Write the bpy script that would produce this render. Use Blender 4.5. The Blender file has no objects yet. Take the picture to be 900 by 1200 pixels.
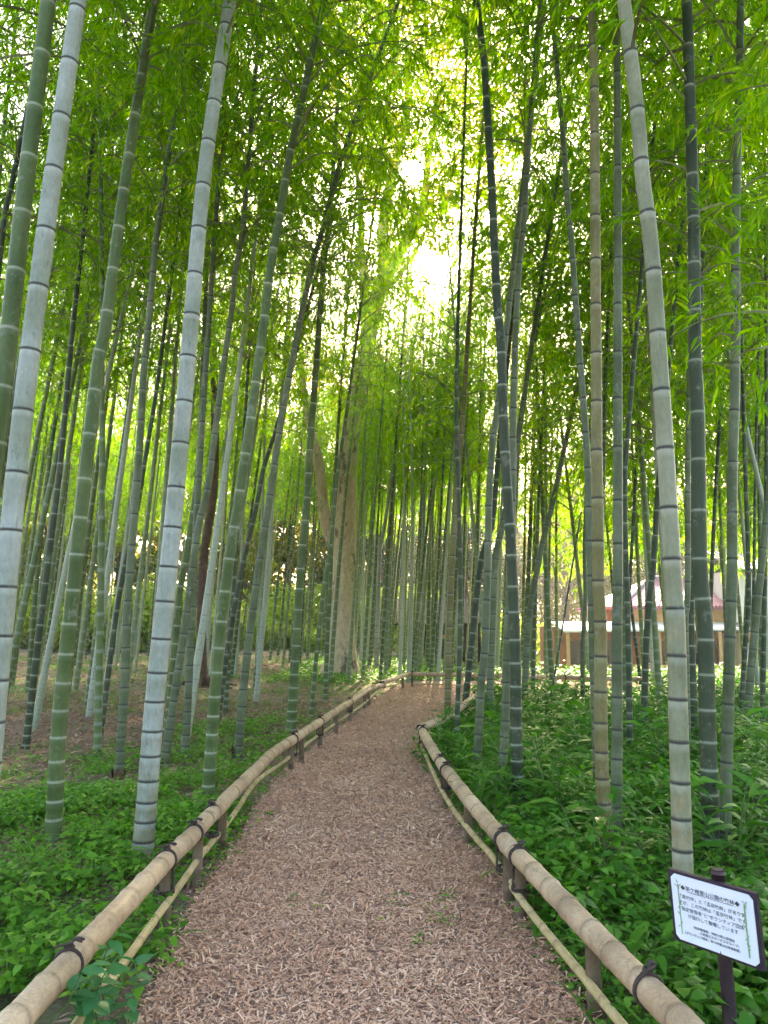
import bpy, bmesh, math
import numpy as np
from mathutils import Vector, Matrix, Quaternion

# ------------------------------------------------------------------ camera
SC = bpy.context.scene
COL = SC.collection
F, PITCH, CX, CY, CAMZ = 901.0, math.radians(8.2), 450.0, 600.0, 1.5
cam = bpy.data.cameras.new('camera')
cam.sensor_fit = 'VERTICAL'
cam.sensor_height = 36.0
cam.sensor_width = 27.0
cam.lens = 36.0 * F / 1200.0
cam.clip_start = 0.05
cam.clip_end = 3000
camo = bpy.data.objects.new('camera', cam)
camo.location = (0, 0, CAMZ)
camo.rotation_euler = (math.radians(90) + PITCH, 0, 0)
COL.objects.link(camo)
SC.camera = camo

# ------------------------------------------------------------------ sky, sun, exposure
SUN_PX = (548, 303)
_r = np.array([(SUN_PX[0] - CX) / F, 1.0, (CY - SUN_PX[1]) / F])
_d = np.array([_r[0], math.cos(PITCH) * _r[1] - math.sin(PITCH) * _r[2], math.sin(PITCH) * _r[1] + math.cos(PITCH) * _r[2]])
_d /= np.linalg.norm(_d)
SUN_EL = math.asin(_d[2])
SUN_AZ = math.atan2(_d[0], _d[1])
world = bpy.data.worlds.new('World')
SC.world = world
world.use_nodes = True
wn = world.node_tree
sky = wn.nodes.new('ShaderNodeTexSky')
sky.sky_type = 'NISHITA'
sky.sun_disc = False
sky.sun_elevation = SUN_EL
sky.sun_rotation = SUN_AZ
sky.air_density = 1.0
sky.dust_density = 4.0
sky.ozone_density = 1.5
bg = wn.nodes['Background']
bg.inputs['Strength'].default_value = 0.15
wn.links.new(sky.outputs[0], bg.inputs['Color'])
sun = bpy.data.lights.new('sun', 'SUN')
sun.energy = 5.0
sun.angle = math.radians(0.5)
sun.color = (1.0, 0.86, 0.62)
suno = bpy.data.objects.new('sun', sun)
suno.rotation_euler = Vector(_d).to_track_quat('Z', 'Y').to_euler()
suno.location = (3, 20, 40)
COL.objects.link(suno)
SC.view_settings.view_transform = 'Standard'
SC.view_settings.look = 'None'
SC.view_settings.exposure = 2.9
SC.view_settings.use_white_balance = True
SC.view_settings.white_balance_temperature = 7500
SC.view_settings.white_balance_tint = 10
SC.view_settings.gamma = 1.0
SC.view_settings.use_curve_mapping = False
SC.render.engine = 'CYCLES'
SC.cycles.use_denoising = True
SC.cycles.max_bounces = 5
SC.cycles.diffuse_bounces = 4
SC.cycles.transmission_bounces = 4
SC.cycles.use_adaptive_sampling = True
SC.cycles.adaptive_threshold = 0.03
SC.cycles.glossy_bounces = 2
SC.cycles.caustics_reflective = False
SC.cycles.caustics_refractive = False
SC.cycles.sample_clamp_indirect = 6.0

RNG = np.random.default_rng(11)

# ------------------------------------------------------------------ pixel -> place
def ray(px, py):
    r = np.array([(px - CX) / F, 1.0, (CY - py) / F])
    return np.array([r[0], math.cos(PITCH) - math.sin(PITCH) * r[2], math.sin(PITCH) + math.cos(PITCH) * r[2]])
def gp(px, py, z=0.0):
    d = ray(px, py)
    t = (z - CAMZ) / d[2]
    return np.array([d[0] * t, d[1] * t, z])
def aty(px, py, Y):
    d = ray(px, py)
    t = Y / d[1]
    return np.array([d[0] * t, Y, CAMZ + d[2] * t])
def depth(p):
    return p[1] * math.cos(PITCH) + (p[2] - CAMZ) * math.sin(PITCH)
def to_px(p):
    q = depth(p)
    up = -p[1] * math.sin(PITCH) + (p[2] - CAMZ) * math.cos(PITCH)
    return CX + F * p[0] / q, CY - F * up / q
def sstep(a, b, x):
    t = np.clip((x - a) / (b - a), 0, 1)
    return t * t * (3 - 2 * t)
def gh(x, y):
    """height of the ground: level grove, falling away towards the house"""
    x = np.asarray(x, float); y = np.asarray(y, float)
    dip = -1.25 * sstep(21, 28, y) * sstep(1.5, 6, x)
    bank = 0.16 * sstep(2.0, 5.0, -x) * sstep(9, 14, y) * (0.6 + 0.4 * np.sin(x * .5 + y * .3))
    und = 0.012 * (np.sin(x * 1.7 + 1.3) * np.cos(y * 1.3) + np.sin(x * .6 - y * .8))
    return dip + bank + und
def gpg(px, py):
    p = gp(px, py)
    for _ in range(4):
        z = float(gh(p[0], p[1])); p = gp(px, py, z)
    return p

# ------------------------------------------------------------------ materials
def nmat(name):
    m = bpy.data.materials.new(name); m.use_nodes = True
    nt = m.node_tree
    b = nt.nodes['Principled BSDF']
    return m, nt, b, nt.nodes['Material Output']
def N(nt, t, **kw):
    n = nt.nodes.new(t)
    for k, v in kw.items():
        setattr(n, k, v)
    return n
def ramp(nt, stops, fac):
    r = N(nt, 'ShaderNodeValToRGB')
    e = r.color_ramp.elements
    while len(e) < len(stops):
        e.new(0.5)
    for i, (p, c) in enumerate(stops):
        e[i].position = p; e[i].color = (*c, 1)
    nt.links.new(fac, r.inputs[0])
    return r.outputs[0]
def mix(nt, fac, a, b, mode='MIX'):
    m = N(nt, 'ShaderNodeMix', data_type='RGBA', blend_type=mode)
    for sock, v in ((m.inputs[0], fac), (m.inputs[6], a), (m.inputs[7], b)):
        if isinstance(v, (int, float)): sock.default_value = v
        elif isinstance(v, tuple): sock.default_value = (*v, 1)
        else: nt.links.new(v, sock)
    return m.outputs[2]
def noise(nt, scale, detail=4, vec=None, rough=.6):
    n = N(nt, 'ShaderNodeTexNoise')
    n.inputs['Scale'].default_value = scale; n.inputs['Detail'].default_value = detail
    n.inputs['Roughness'].default_value = rough
    if vec is not None: nt.links.new(vec, n.inputs['Vector'])
    return n.outputs[0]
def mapped(nt, scale, out='Object'):
    tc = N(nt, 'ShaderNodeTexCoord'); mp = N(nt, 'ShaderNodeMapping')
    mp.inputs['Scale'].default_value = scale
    nt.links.new(tc.outputs[out], mp.inputs[0])
    return mp.outputs[0]
def bump(nt, b, h, strength=.3, dist=.01):
    n = N(nt, 'ShaderNodeBump')
    n.inputs['Strength'].default_value = strength; n.inputs['Distance'].default_value = dist
    nt.links.new(h, n.inputs['Height']); nt.links.new(n.outputs[0], b.inputs['Normal'])
def math_(nt, op, a, b=None):
    n = N(nt, 'ShaderNodeMath', operation=op)
    for i, v in enumerate((a, b)):
        if v is None: continue
        if isinstance(v, (int, float)): n.inputs[i].default_value = v
        else: nt.links.new(v, n.inputs[i])
    return n.outputs[0]

def plain(name, c, rough=.7, var=.25, scale=6, metallic=0):
    m, nt, b, o = nmat(name)
    n = noise(nt, scale, 5, mapped(nt, (1, 1, 1)))
    lo = tuple(x * (1 - var) for x in c); hi = tuple(min(1, x * (1 + var)) for x in c)
    nt.links.new(ramp(nt, [(.3, lo), (.7, hi)], n), b.inputs['Base Color'])
    b.inputs['Roughness'].default_value = rough; b.inputs['Metallic'].default_value = metallic
    bump(nt, b, n, .15, .005)
    return m

def culm_mat(name, stops, line, wax, by_random=False, stain=(.2, .16, .07), stain_amt=.25, foot=None):
    """bamboo: fibre streaks, mottling, waxy bloom under each node, colour per internode"""
    m, nt, b, o = nmat(name)
    at = N(nt, 'ShaderNodeAttribute', attribute_name='nodes')
    sep = N(nt, 'ShaderNodeSeparateColor'); nt.links.new(at.outputs['Color'], sep.inputs[0])
    st = noise(nt, 1, 4, mapped(nt, (60, 60, 1.6)))
    mo = noise(nt, 7, 5, mapped(nt, (1, 1, .6)))
    oi = N(nt, 'ShaderNodeObjectInfo')
    f = math_(nt, 'ADD', math_(nt, 'MULTIPLY', mo, .55), math_(nt, 'MULTIPLY', sep.outputs[2], .3))
    f = math_(nt, 'ADD', f, math_(nt, 'MULTIPLY', st, .25))
    if by_random:
        f = math_(nt, 'ADD', math_(nt, 'MULTIPLY', f, .25), math_(nt, 'MULTIPLY', oi.outputs['Random'], .8))
    c = ramp(nt, stops, f)
    c = mix(nt, math_(nt, 'MULTIPLY', math_(nt, 'GREATER_THAN', noise(nt, 2.4, 6, mapped(nt, (3, 3, 1))), .6), stain_amt), c, stain)
    if foot is not None:
        tc = N(nt, 'ShaderNodeTexCoord'); sx = N(nt, 'ShaderNodeSeparateXYZ'); nt.links.new(tc.outputs['Object'], sx.inputs[0])
        zf = math_(nt, 'ADD', math_(nt, 'MULTIPLY', sx.outputs[2], -1.0), math_(nt, 'MULTIPLY', noise(nt, 3.2, 6, mapped(nt, (2, 2, 1)), .7), 2.6))
        c = mix(nt, ramp(nt, [(.62, (0, 0, 0)), (1.0, (.75, .75, .75))], zf), c, foot)
        speck = noise(nt, 26, 5, mapped(nt, (1, 1, .35)), .75)
        c = mix(nt, ramp(nt, [(.60, (0, 0, 0)), (.70, (.5, .5, .5))], speck), c, (.08, .085, .06))
    c = mix(nt, math_(nt, 'MULTIPLY', sep.outputs[1], .4), c, wax)
    c = mix(nt, math_(nt, 'MULTIPLY', sep.outputs[0], .9), c, line)
    lich = noise(nt, 5.5, 8, mapped(nt, (1.4, 1.4, 1)), .8)
    c = mix(nt, ramp(nt, [(.56, (0, 0, 0)), (.64, (.45, .45, .45))], lich), c, (.27, .29, .23))
    scuff = noise(nt, 1, 6, mapped(nt, (30, 30, 9)), .8)
    c = mix(nt, ramp(nt, [(.58, (0, 0, 0)), (.68, (.5, .5, .5))], scuff), c, (.06, .055, .03))
    fine = noise(nt, 55, 4, mapped(nt, (1, 1, .5)))
    c = mix(nt, .35, c, ramp(nt, [(.3, (.55, .55, .55)), (.7, (1.2, 1.2, 1.2))], fine), 'MULTIPLY')
    nt.links.new(c, b.inputs['Base Color'])
    b.inputs['Roughness'].default_value = .52
    b.inputs['Specular IOR Level'].default_value = .28
    bump(nt, b, st, .12, .003)
    return m

def leaf_mat(name, stops, trans, tf=.5, rough=.45, spec=.3):
    """thin leaf: reflected colour varies leaf by leaf, light shines through"""
    m, nt, b, o = nmat(name)
    ge = N(nt, 'ShaderNodeNewGeometry')
    oi = N(nt, 'ShaderNodeObjectInfo')
    f = math_(nt, 'ADD', math_(nt, 'MULTIPLY', ge.outputs['Random Per Island'], .75), math_(nt, 'MULTIPLY', oi.outputs['Random'], .25))
    c = ramp(nt, stops, f)
    nt.links.new(c, b.inputs['Base Color'])
    b.inputs['Roughness'].default_value = rough
    b.inputs['Specular IOR Level'].default_value = spec
    t = N(nt, 'ShaderNodeBsdfTranslucent')
    nt.links.new(mix(nt, 1.0, c, trans, 'MULTIPLY'), t.inputs['Color'])
    mx = N(nt, 'ShaderNodeMixShader'); mx.inputs[0].default_value = tf
    nt.links.new(b.outputs[0], mx.inputs[1]); nt.links.new(t.outputs[0], mx.inputs[2])
    nt.links.new(mx.outputs[0], o.inputs['Surface'])
    return m

M = {}
M['pale'] = culm_mat('culm_pale', [(.2, (.15, .19, .12)), (.5, (.235, .27, .22)), (.8, (.34, .375, .35))], (.035, .035, .03), (.55, .6, .57), stain=(.16, .17, .11), foot=(.17, .15, .07))
M['palegreen'] = culm_mat('culm_pale_green', [(.2, (.12, .135, .068)), (.5, (.19, .20, .12)), (.8, (.27, .275, .19))], (.035, .035, .03), (.48, .5, .42), stain=(.30, .24, .10), stain_amt=.35, foot=(.28, .19, .075))
M['green'] = culm_mat('culm_green', [(.2, (.036, .065, .014)), (.5, (.06, .10, .024)), (.8, (.095, .135, .045))], (.3, .34, .24), (.16, .21, .12), stain=(.09, .12, .05))
M['dark'] = culm_mat('culm_dark', [(.2, (.018, .03, .012)), (.5, (.029, .045, .02)), (.8, (.05, .068, .035))], (.24, .27, .2), (.10, .13, .085), stain=(.05, .05, .03))
M['grey'] = culm_mat('culm_grey_green', [(.2, (.048, .068, .026)), (.5, (.08, .107, .05)), (.8, (.135, .16, .095))], (.04, .045, .035), (.24, .27, .2), stain=(.12, .105, .045))
M['ochre'] = culm_mat('culm_ochre', [(.2, (.085, .078, .022)), (.5, (.135, .12, .038)), (.8, (.2, .18, .08))], (.05, .045, .03), (.4, .4, .26), stain=(.16, .10, .035), stain_amt=.5, foot=(.13, .085, .03))
M['far'] = culm_mat('culm_far', [(.1, (.04, .065, .02)), (.35, (.08, .125, .036)), (.6, (.15, .20, .085)), (.9, (.33, .37, .29))], (.2, .23, .18), (.42, .48, .42), by_random=True, stain_amt=.1)
M['ring_dark'] = plain('node_dark', (.03, .03, .025), .8)
M['ring_pale'] = plain('node_pale', (.21, .24, .165), .7)
M['leaf'] = leaf_mat('bamboo_leaf', [(0, (.04, .12, .006)), (.45, (.08, .20, .008)), (.8, (.15, .27, .010)), (1, (.28, .31, .02))], (2.95, 2.8, .3), .58, .55, .12)
M['leaf_yellow'] = leaf_mat('tree_leaf', [(0, (.10, .18, .012)), (.5, (.20, .27, .018)), (1, (.34, .33, .03))], (1.7, 1.25, .15), .5, .55, .12)
M['leaf_far'] = leaf_mat('far_leaf', [(0, (.035, .09, .012)), (.5, (.075, .155, .018)), (1, (.16, .21, .03))], (1.7, 1.5, .4), .42)
M['leaf_conifer'] = leaf_mat('dark_leaf', [(0, (.015, .05, .025)), (.5, (.03, .08, .035)), (1, (.06, .12, .05))], (1.2, 1.3, .8), .25)
M['herb'] = leaf_mat('herb_leaf', [(0, (.024, .10, .010)), (.45, (.05, .19, .015)), (.85, (.10, .28, .022)), (.97, (.20, .34, .04)), (1, (.38, .33, .07))], (1.5, 1.7, .7), .35, .5, .2)
M['ivy'] = leaf_mat('low_herb_leaf', [(0, (.035, .13, .012)), (.45, (.075, .23, .018)), (.85, (.14, .33, .025)), (.97, (.26, .37, .05)), (1, (.42, .33, .09))], (1.5, 1.7, .7), .35, .55, .2)
M['creeper'] = leaf_mat('creeper_leaf', [(0, (.03, .13, .05)), (.5, (.05, .20, .07)), (1, (.09, .27, .08))], (1.3, 1.5, .8), .35, .4, .4)
M['grass_pale'] = leaf_mat('pale_grass', [(0, (.35, .36, .14)), (.5, (.5, .48, .22)), (1, (.62, .58, .32))], (1.2, 1.2, .8), .3)
M['shrub'] = leaf_mat('shrub_leaf', [(0, (.10, .2, .02)), (.5, (.2, .32, .03)), (1, (.36, .42, .05))], (1.6, 1.5, .7), .45)
M['litter'] = leaf_mat('leaf_litter', [(0, (.13, .075, .045)), (.4, (.25, .155, .10)), (.8, (.40, .27, .19)), (1, (.52, .40, .30))], (1, .9, .8), .15, .8, .1)
M['twig'] = plain('twig', (.16, .17, .07), .8)
M['stem'] = plain('stem', (.08, .16, .04), .7)
M['brown_bark'] = plain('brown_bark', (.085, .05, .034), .9, .45, 9)
M['sheath'] = plain('sheath', (.10, .045, .022), .9, .4, 12)

def tan_mat(name, c0, c1, c2):
    m, nt, b, o = nmat(name)
    at = N(nt, 'ShaderNodeAttribute', attribute_name='nodes')
    sep = N(nt, 'ShaderNodeSeparateColor'); nt.links.new(at.outputs['Color'], sep.inputs[0])
    a = noise(nt, 9, 6, mapped(nt, (1, 1, 1)), .7)
    fine = noise(nt, 90, 3, mapped(nt, (1, 1, 1)))
    f = math_(nt, 'ADD', math_(nt, 'MULTIPLY', a, .7), math_(nt, 'MULTIPLY', sep.outputs[2], .3))
    c = ramp(nt, [(.25, c0), (.5, c1), (.8, c2)], f)
    c = mix(nt, .5, c, ramp(nt, [(.3, (.6, .58, .56)), (.65, (1.15, 1.15, 1.15))], fine), 'MULTIPLY')
    spots = noise(nt, 16, 5, mapped(nt, (1, 1, 1)), .75)
    c = mix(nt, ramp(nt, [(.56, (0, 0, 0)), (.70, (.65, .65, .65))], spots), c, (.12, .085, .06))
    c = mix(nt, math_(nt, 'MULTIPLY', sep.outputs[0], .65), c, (.13, .09, .055))
    nt.links.new(c, b.inputs['Base Color'])
    b.inputs['Roughness'].default_value = .6; b.inputs['Specular IOR Level'].default_value = .3
    bump(nt, b, fine, .2, .002)
    return m
M['rail'] = tan_mat('dry_bamboo', (.25, .17, .105), (.42, .30, .19), (.56, .425, .285))
M['thin_rail'] = tan_mat('thin_dry_bamboo', (.30, .22, .09), (.45, .35, .17), (.58, .46, .25))
M['post'] = tan_mat('weathered_post', (.12, .085, .055), (.22, .155, .10), (.32, .24, .165))
M['hollow'] = plain('hollow_end', (.02, .015, .012), .9)
M['rope'] = plain('hemp_palm_rope', (.05, .035, .03), .95, .5, 40)

# zelkova bark: pale tan, flaking dark patches
m, nt, b, o = nmat('pale_bark'); M['pale_bark'] = m
tc = mapped(nt, (1, 1, .5))
a = noise(nt, 1.7, 8, tc, .75); fine = noise(nt, 10, 7, tc, .75)
c = ramp(nt, [(.3, (.32, .24, .145)), (.55, (.50, .40, .27)), (.75, (.64, .55, .41))], fine)
c = mix(nt, ramp(nt, [(.545, (0, 0, 0)), (.6, (.9, .9, .9))], a), c, (.09, .066, .048))
nt.links.new(c, b.inputs['Base Color']); b.inputs['Roughness'].default_value = .85
bump(nt, b, fine, .5, .03)

# ground: soil with litter, greener and lighter outside the grove
m, nt, b, o = nmat('ground_soil'); M['ground'] = m
tc = mapped(nt, (1, 1, 1))
fine = noise(nt, 38, 6, tc, .75); big = noise(nt, .9, 5, tc)
soil = ramp(nt, [(.3, (.07, .045, .03)), (.5, (.16, .10, .068)), (.7, (.30, .20, .14))], fine)
moss = ramp(nt, [(.3, (.03, .055, .015)), (.7, (.08, .14, .03))], fine)
c = mix(nt, ramp(nt, [(.46, (0, 0, 0)), (.6, (.8, .8, .8))], big), soil, moss)
nt.links.new(c, b.inputs['Base Color']); b.inputs['Roughness'].default_value = .95
bump(nt, b, fine, .6, .03)

m, nt, b, o = nmat('path_floor'); M['path'] = m
tc = mapped(nt, (1, 1, 1))
fine = noise(nt, 60, 6, tc, .75)
c = ramp(nt, [(.3, (.15, .09, .065)), (.5, (.32, .20, .15)), (.7, (.50, .34, .26))], fine)
nt.links.new(c, b.inputs['Base Color']); b.inputs['Roughness'].default_value = .95
bump(nt, b, fine, .7, .02)
m, nt, b, o = nmat('wood_chip'); M['chip'] = m
ge = N(nt, 'ShaderNodeNewGeometry')
blot = noise(nt, 2.2, 4, mapped(nt, (1, 1, 1)))
damp = noise(nt, .8, 5, mapped(nt, (1, .6, 1)), .65)
f = math_(nt, 'ADD', math_(nt, 'MULTIPLY', ge.outputs['Random Per Island'], .6), math_(nt, 'ADD', math_(nt, 'MULTIPLY', blot, .4), math_(nt, 'MULTIPLY', damp, .55)))
f = math_(nt, 'SUBTRACT', f, .2)
nt.links.new(ramp(nt, [(.1, (.26, .13, .08)), (.4, (.50, .275, .175)), (.75, (.68, .42, .285)), (1, (.82, .59, .43))], f), b.inputs['Base Color'])
b.inputs['Roughness'].default_value = .85; b.inputs['Specular IOR Level'].default_value = .2

M['sign_frame'] = plain('sign_frame', (.028, .015, .03), .5, .2, 20)
M['sign_post'] = plain('sign_post', (.035, .016, .022), .55, .35, 30)
M['sign_white'] = plain('sign_white', (.72, .76, .86), .5, .04, 3)
M['ink'] = plain('ink', (.045, .05, .07), .6, .1)
M['ink_green'] = plain('ink_green', (.22, .36, .16), .6, .2)
M['plaster'] = plain('plaster', (.75, .75, .78), .85, .06, 2)
M['roof_tile'] = plain('roof_tile', (.40, .15, .23), .42, .2, 3)
M['grey_tile'] = plain('grey_tile', (.12, .13, .17), .5, .2, 3)
M['wood_red'] = plain('wood_red', (.34, .11, .04), .75, .3, 3)
M['wood_pale'] = plain('wood_pale', (.55, .30, .14), .75, .2, 3)
M['wood_dark'] = plain('wood_dark', (.05, .03, .024), .85, .4, 5)
M['orange'] = plain('orange', (.65, .2, .04), .7, .2, 3)
M['thatch'] = plain('thatch', (.07, .055, .045), .95, .4, 12)
M['window_dark'] = plain('window_dark', (.02, .02, .025), .25, .1, 3)

# ------------------------------------------------------------------ mesh helpers
def np_mesh(name, V, Fc, mat, smooth=False):
    V = np.ascontiguousarray(V, np.float32); Fc = np.ascontiguousarray(Fc, np.int32)
    k = Fc.shape[1]
    me = bpy.data.meshes.new(name)
    me.vertices.add(len(V)); me.vertices.foreach_set('co', V.ravel())
    me.loops.add(Fc.size); me.loops.foreach_set('vertex_index', Fc.ravel())
    me.polygons.add(len(Fc)); me.polygons.foreach_set('loop_start', np.arange(len(Fc), dtype=np.int32) * k)
    me.update(calc_edges=True)
    if smooth: me.polygons.foreach_set('use_smooth', np.ones(len(Fc), bool))
    me.materials.append(mat)
    return me
class MB:
    def __init__(s): s.v = []; s.f = []; s.m = []
    def add(s, v, f, mi=0):
        o = len(s.v); s.v += [tuple(map(float, p)) for p in v]
        s.f += [tuple(i + o for i in q) for q in f]; s.m += [mi] * len(f)
    def box(s, lo, hi, mi=0, rot=None, off=(0, 0, 0)):
        v = [(x, y, z) for z in (lo[2], hi[2]) for y in (lo[1], hi[1]) for x in (lo[0], hi[0])]
        if rot is not None: v = [rot @ Vector(p) for p in v]
        v = [(p[0] + off[0], p[1] + off[1], p[2] + off[2]) for p in v]
        s.add(v, [(0, 2, 3, 1), (4, 5, 7, 6), (0, 1, 5, 4), (2, 6, 7, 3), (0, 4, 6, 2), (1, 3, 7, 5)], mi)
    def tube(s, P, R, n=8, mi=0, cap=True, capm=None):
        V, Fq = tube_np(P, R, n)
        s.add(V, [tuple(q) for q in Fq], mi)
        o = len(s.v) - len(V)
        if cap:
            cm = mi if capm is None else capm
            s.f.append(tuple(o + i for i in reversed(range(n)))); s.m.append(cm)
            s.f.append(tuple(o + len(V) - n + i for i in range(n))); s.m.append(cm)
    def mesh(s, name, mats, smooth=False):
        me = bpy.data.meshes.new(name)
        me.from_pydata(s.v, [], s.f)
        for q in (mats if isinstance(mats, (list, tuple)) else [mats]): me.materials.append(q)
        me.polygons.foreach_set('material_index', np.array(s.m, np.int32))
        if smooth: me.polygons.foreach_set('use_smooth', np.array([len(q) <= 4 for q in s.f]))
        me.update()
        return me
def frames(P):
    P = np.asarray(P, float)
    T = np.gradient(P, axis=0); T /= np.linalg.norm(T, axis=1)[:, None] + 1e-12
    ref = np.array([0, 1., 0]) if abs(T[0][1]) < .9 else np.array([1., 0, 0])
    A = np.cross(T, ref); A /= np.linalg.norm(A, axis=1)[:, None] + 1e-12
    B = np.cross(T, A)
    return T, A, B
def tube_np(P, R, n):
    P = np.asarray(P, float); R = np.broadcast_to(np.asarray(R, float), (len(P),))
    T, A, B = frames(P)
    an = np.linspace(0, 2 * np.pi, n, endpoint=False)
    V = P[:, None, :] + R[:, None, None] * (A[:, None, :] * np.cos(an)[None, :, None] + B[:, None, :] * np.sin(an)[None, :, None])
    i = np.arange(len(P) - 1)[:, None]; j = np.arange(n)[None, :]
    Fq = np.stack([i * n + j, i * n + (j + 1) % n, (i + 1) * n + (j + 1) % n, (i + 1) * n + j], -1).reshape(-1, 4)
    return V.reshape(-1, 3), Fq[:, ::-1]
def catmull(P, n=8):
    P = np.asarray(P, float)
    Q = np.vstack([2 * P[0] - P[1], P, 2 * P[-1] - P[-2]])
    out = []
    for i in range(1, len(Q) - 2):
        p0, p1, p2, p3 = Q[i - 1:i + 3]
        for t in np.linspace(0, 1, n, endpoint=False):
            out.append(.5 * (2 * p1 + (p2 - p0) * t + (2 * p0 - 5 * p1 + 4 * p2 - p3) * t * t + (3 * p1 - p0 - 3 * p2 + p3) * t ** 3))
    out.append(P[-1])
    return np.array(out)
def arclen(P):
    return np.concatenate([[0], np.cumsum(np.linalg.norm(np.diff(P, axis=0), axis=1))])
def sample(P, S, s):
    return np.stack([np.interp(s, S, P[:, k]) for k in range(3)], -1)
def nrm(a):
    return a / (np.linalg.norm(a, axis=-1, keepdims=True) + 1e-12)
def leaves_np(P, D, Nn, L, W, droop=.15, fold=.18, six=True):
    D = nrm(D); S = nrm(np.cross(D, Nn)); U = np.cross(S, D)
    L = np.asarray(L)[:, None]; W = np.asarray(W)[:, None]
    dz = np.array([[0, 0, -1.0]])
    n = len(P)
    if six:
        b = P
        m1 = P + D * L * .3; m2 = P + D * L * .66 + dz * L * droop * .4
        t = P + D * L + dz * L * droop
        V = np.stack([b, m1 - S * W * .5 + U * W * fold, m1 + S * W * .5 + U * W * fold,
                      m2 - S * W * .38 + U * W * fold * .7, m2 + S * W * .38 + U * W * fold * .7, t], 1)
        f = np.array([[0, 2, 1], [1, 2, 4], [1, 4, 3], [3, 4, 5]])
        Fc = (np.arange(n)[:, None, None] * 6 + f[None]).reshape(-1, 3)
    else:
        m1 = P + D * L * .45 + dz * L * droop * .2
        V = np.stack([P, m1 - S * W * .5, m1 + S * W * .5, P + D * L + dz * L * droop], 1)
        f = np.array([[0, 2, 1], [1, 2, 3]])
        Fc = (np.arange(n)[:, None, None] * 4 + f[None]).reshape(-1, 3)
    return V.reshape(-1, 3), Fc

# ------------------------------------------------------------------ object helpers
def tag(o, label=None, cat=None, group=None, kind=None):
    if label: o['label'] = label
    if cat: o['category'] = cat
    if group: o['group'] = group
    if kind: o['kind'] = kind
    return o
def thing(name, label, cat, loc=(0, 0, 0), rot=None, group=None):
    o = bpy.data.objects.new(name, None)
    o.empty_display_size = .1
    COL.objects.link(o); o.location = loc
    if rot is not None: o.rotation_euler = rot
    return tag(o, label, cat, group)
def obj(name, me, parent=None, loc=(0, 0, 0), rot=None, scale=None, quat=None):
    o = bpy.data.objects.new(name, me)
    COL.objects.link(o); o.parent = parent; o.location = loc
    if rot is not None: o.rotation_euler = rot
    if quat is not None: o.rotation_mode = 'QUATERNION'; o.rotation_quaternion = quat
    if scale is not None: o.scale = scale if hasattr(scale, '__len__') else (scale,) * 3
    return o

# ------------------------------------------------------------------ ground and path
xs = np.unique(np.concatenate([np.linspace(-600, -30, 16), np.arange(-30, 30.1, .5), np.linspace(30, 600, 16)]))
ys = np.unique(np.concatenate([np.linspace(-200, -4, 10), np.arange(-4, 60.1, .5), np.linspace(60, 1200, 20)]))
X, Y = np.meshgrid(xs, ys)
V = np.stack([X, Y, gh(X, Y)], -1).reshape(-1, 3)
i = np.arange(len(ys) - 1)[:, None] * len(xs) + np.arange(len(xs) - 1)[None]
Fc = np.stack([i, i + 1, i + 1 + len(xs), i + len(xs)], -1).reshape(-1, 4)
tag(obj('ground', np_mesh('ground', V, Fc, M['ground'], True)), 'brown soil of the grove strewn with dry leaves', 'ground', kind='structure')

PL = [(120, 1320), (165, 1195), (205, 1120), (228, 1068), (268, 1010), (300, 950), (322, 922), (370, 876), (425, 836), (447, 816), (480, 800)]
PR = [(500, 799.5), (620, 800), (760, 801), (760, 812), (640, 814), (575, 818), (545, 836), (512, 856), (493, 868), (499, 893), (522, 932), (562, 985), (606, 1048), (642, 1115), (684, 1190), (760, 1320)]
poly = np.array([gp(*p)[:2] for p in PL + PR])
poly = np.vstack([poly, [[1.05, .2], [-1.05, .2]]])
def inside(pts, pg):
    x, y = pts[:, 0], pts[:, 1]
    r = np.zeros(len(pts), bool)
    j = len(pg) - 1
    for i in range(len(pg)):
        xi, yi = pg[i]; xj, yj = pg[j]
        c = ((yi > y) != (yj > y)) & (x < (xj - xi) * (y - yi) / (yj - yi + 1e-12) + xi)
        r ^= c; j = i
    return r
bm = bmesh.new()
vs = [bm.verts.new((p[0], p[1], .035)) for p in poly]
bm.faces.new(vs); bmesh.ops.triangulate(bm, faces=bm.faces[:])
bmesh.ops.recalc_face_normals(bm, faces=bm.faces[:])
for f_ in bm.faces:
    if f_.normal.z < 0: f_.normal_flip()
me = bpy.data.meshes.new('path'); bm.to_mesh(me); bm.free(); me.materials.append(M['path'])
path = tag(obj('path', me), 'pinkish brown wood chip path curving between the bamboo fences', 'path', kind='structure')

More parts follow.
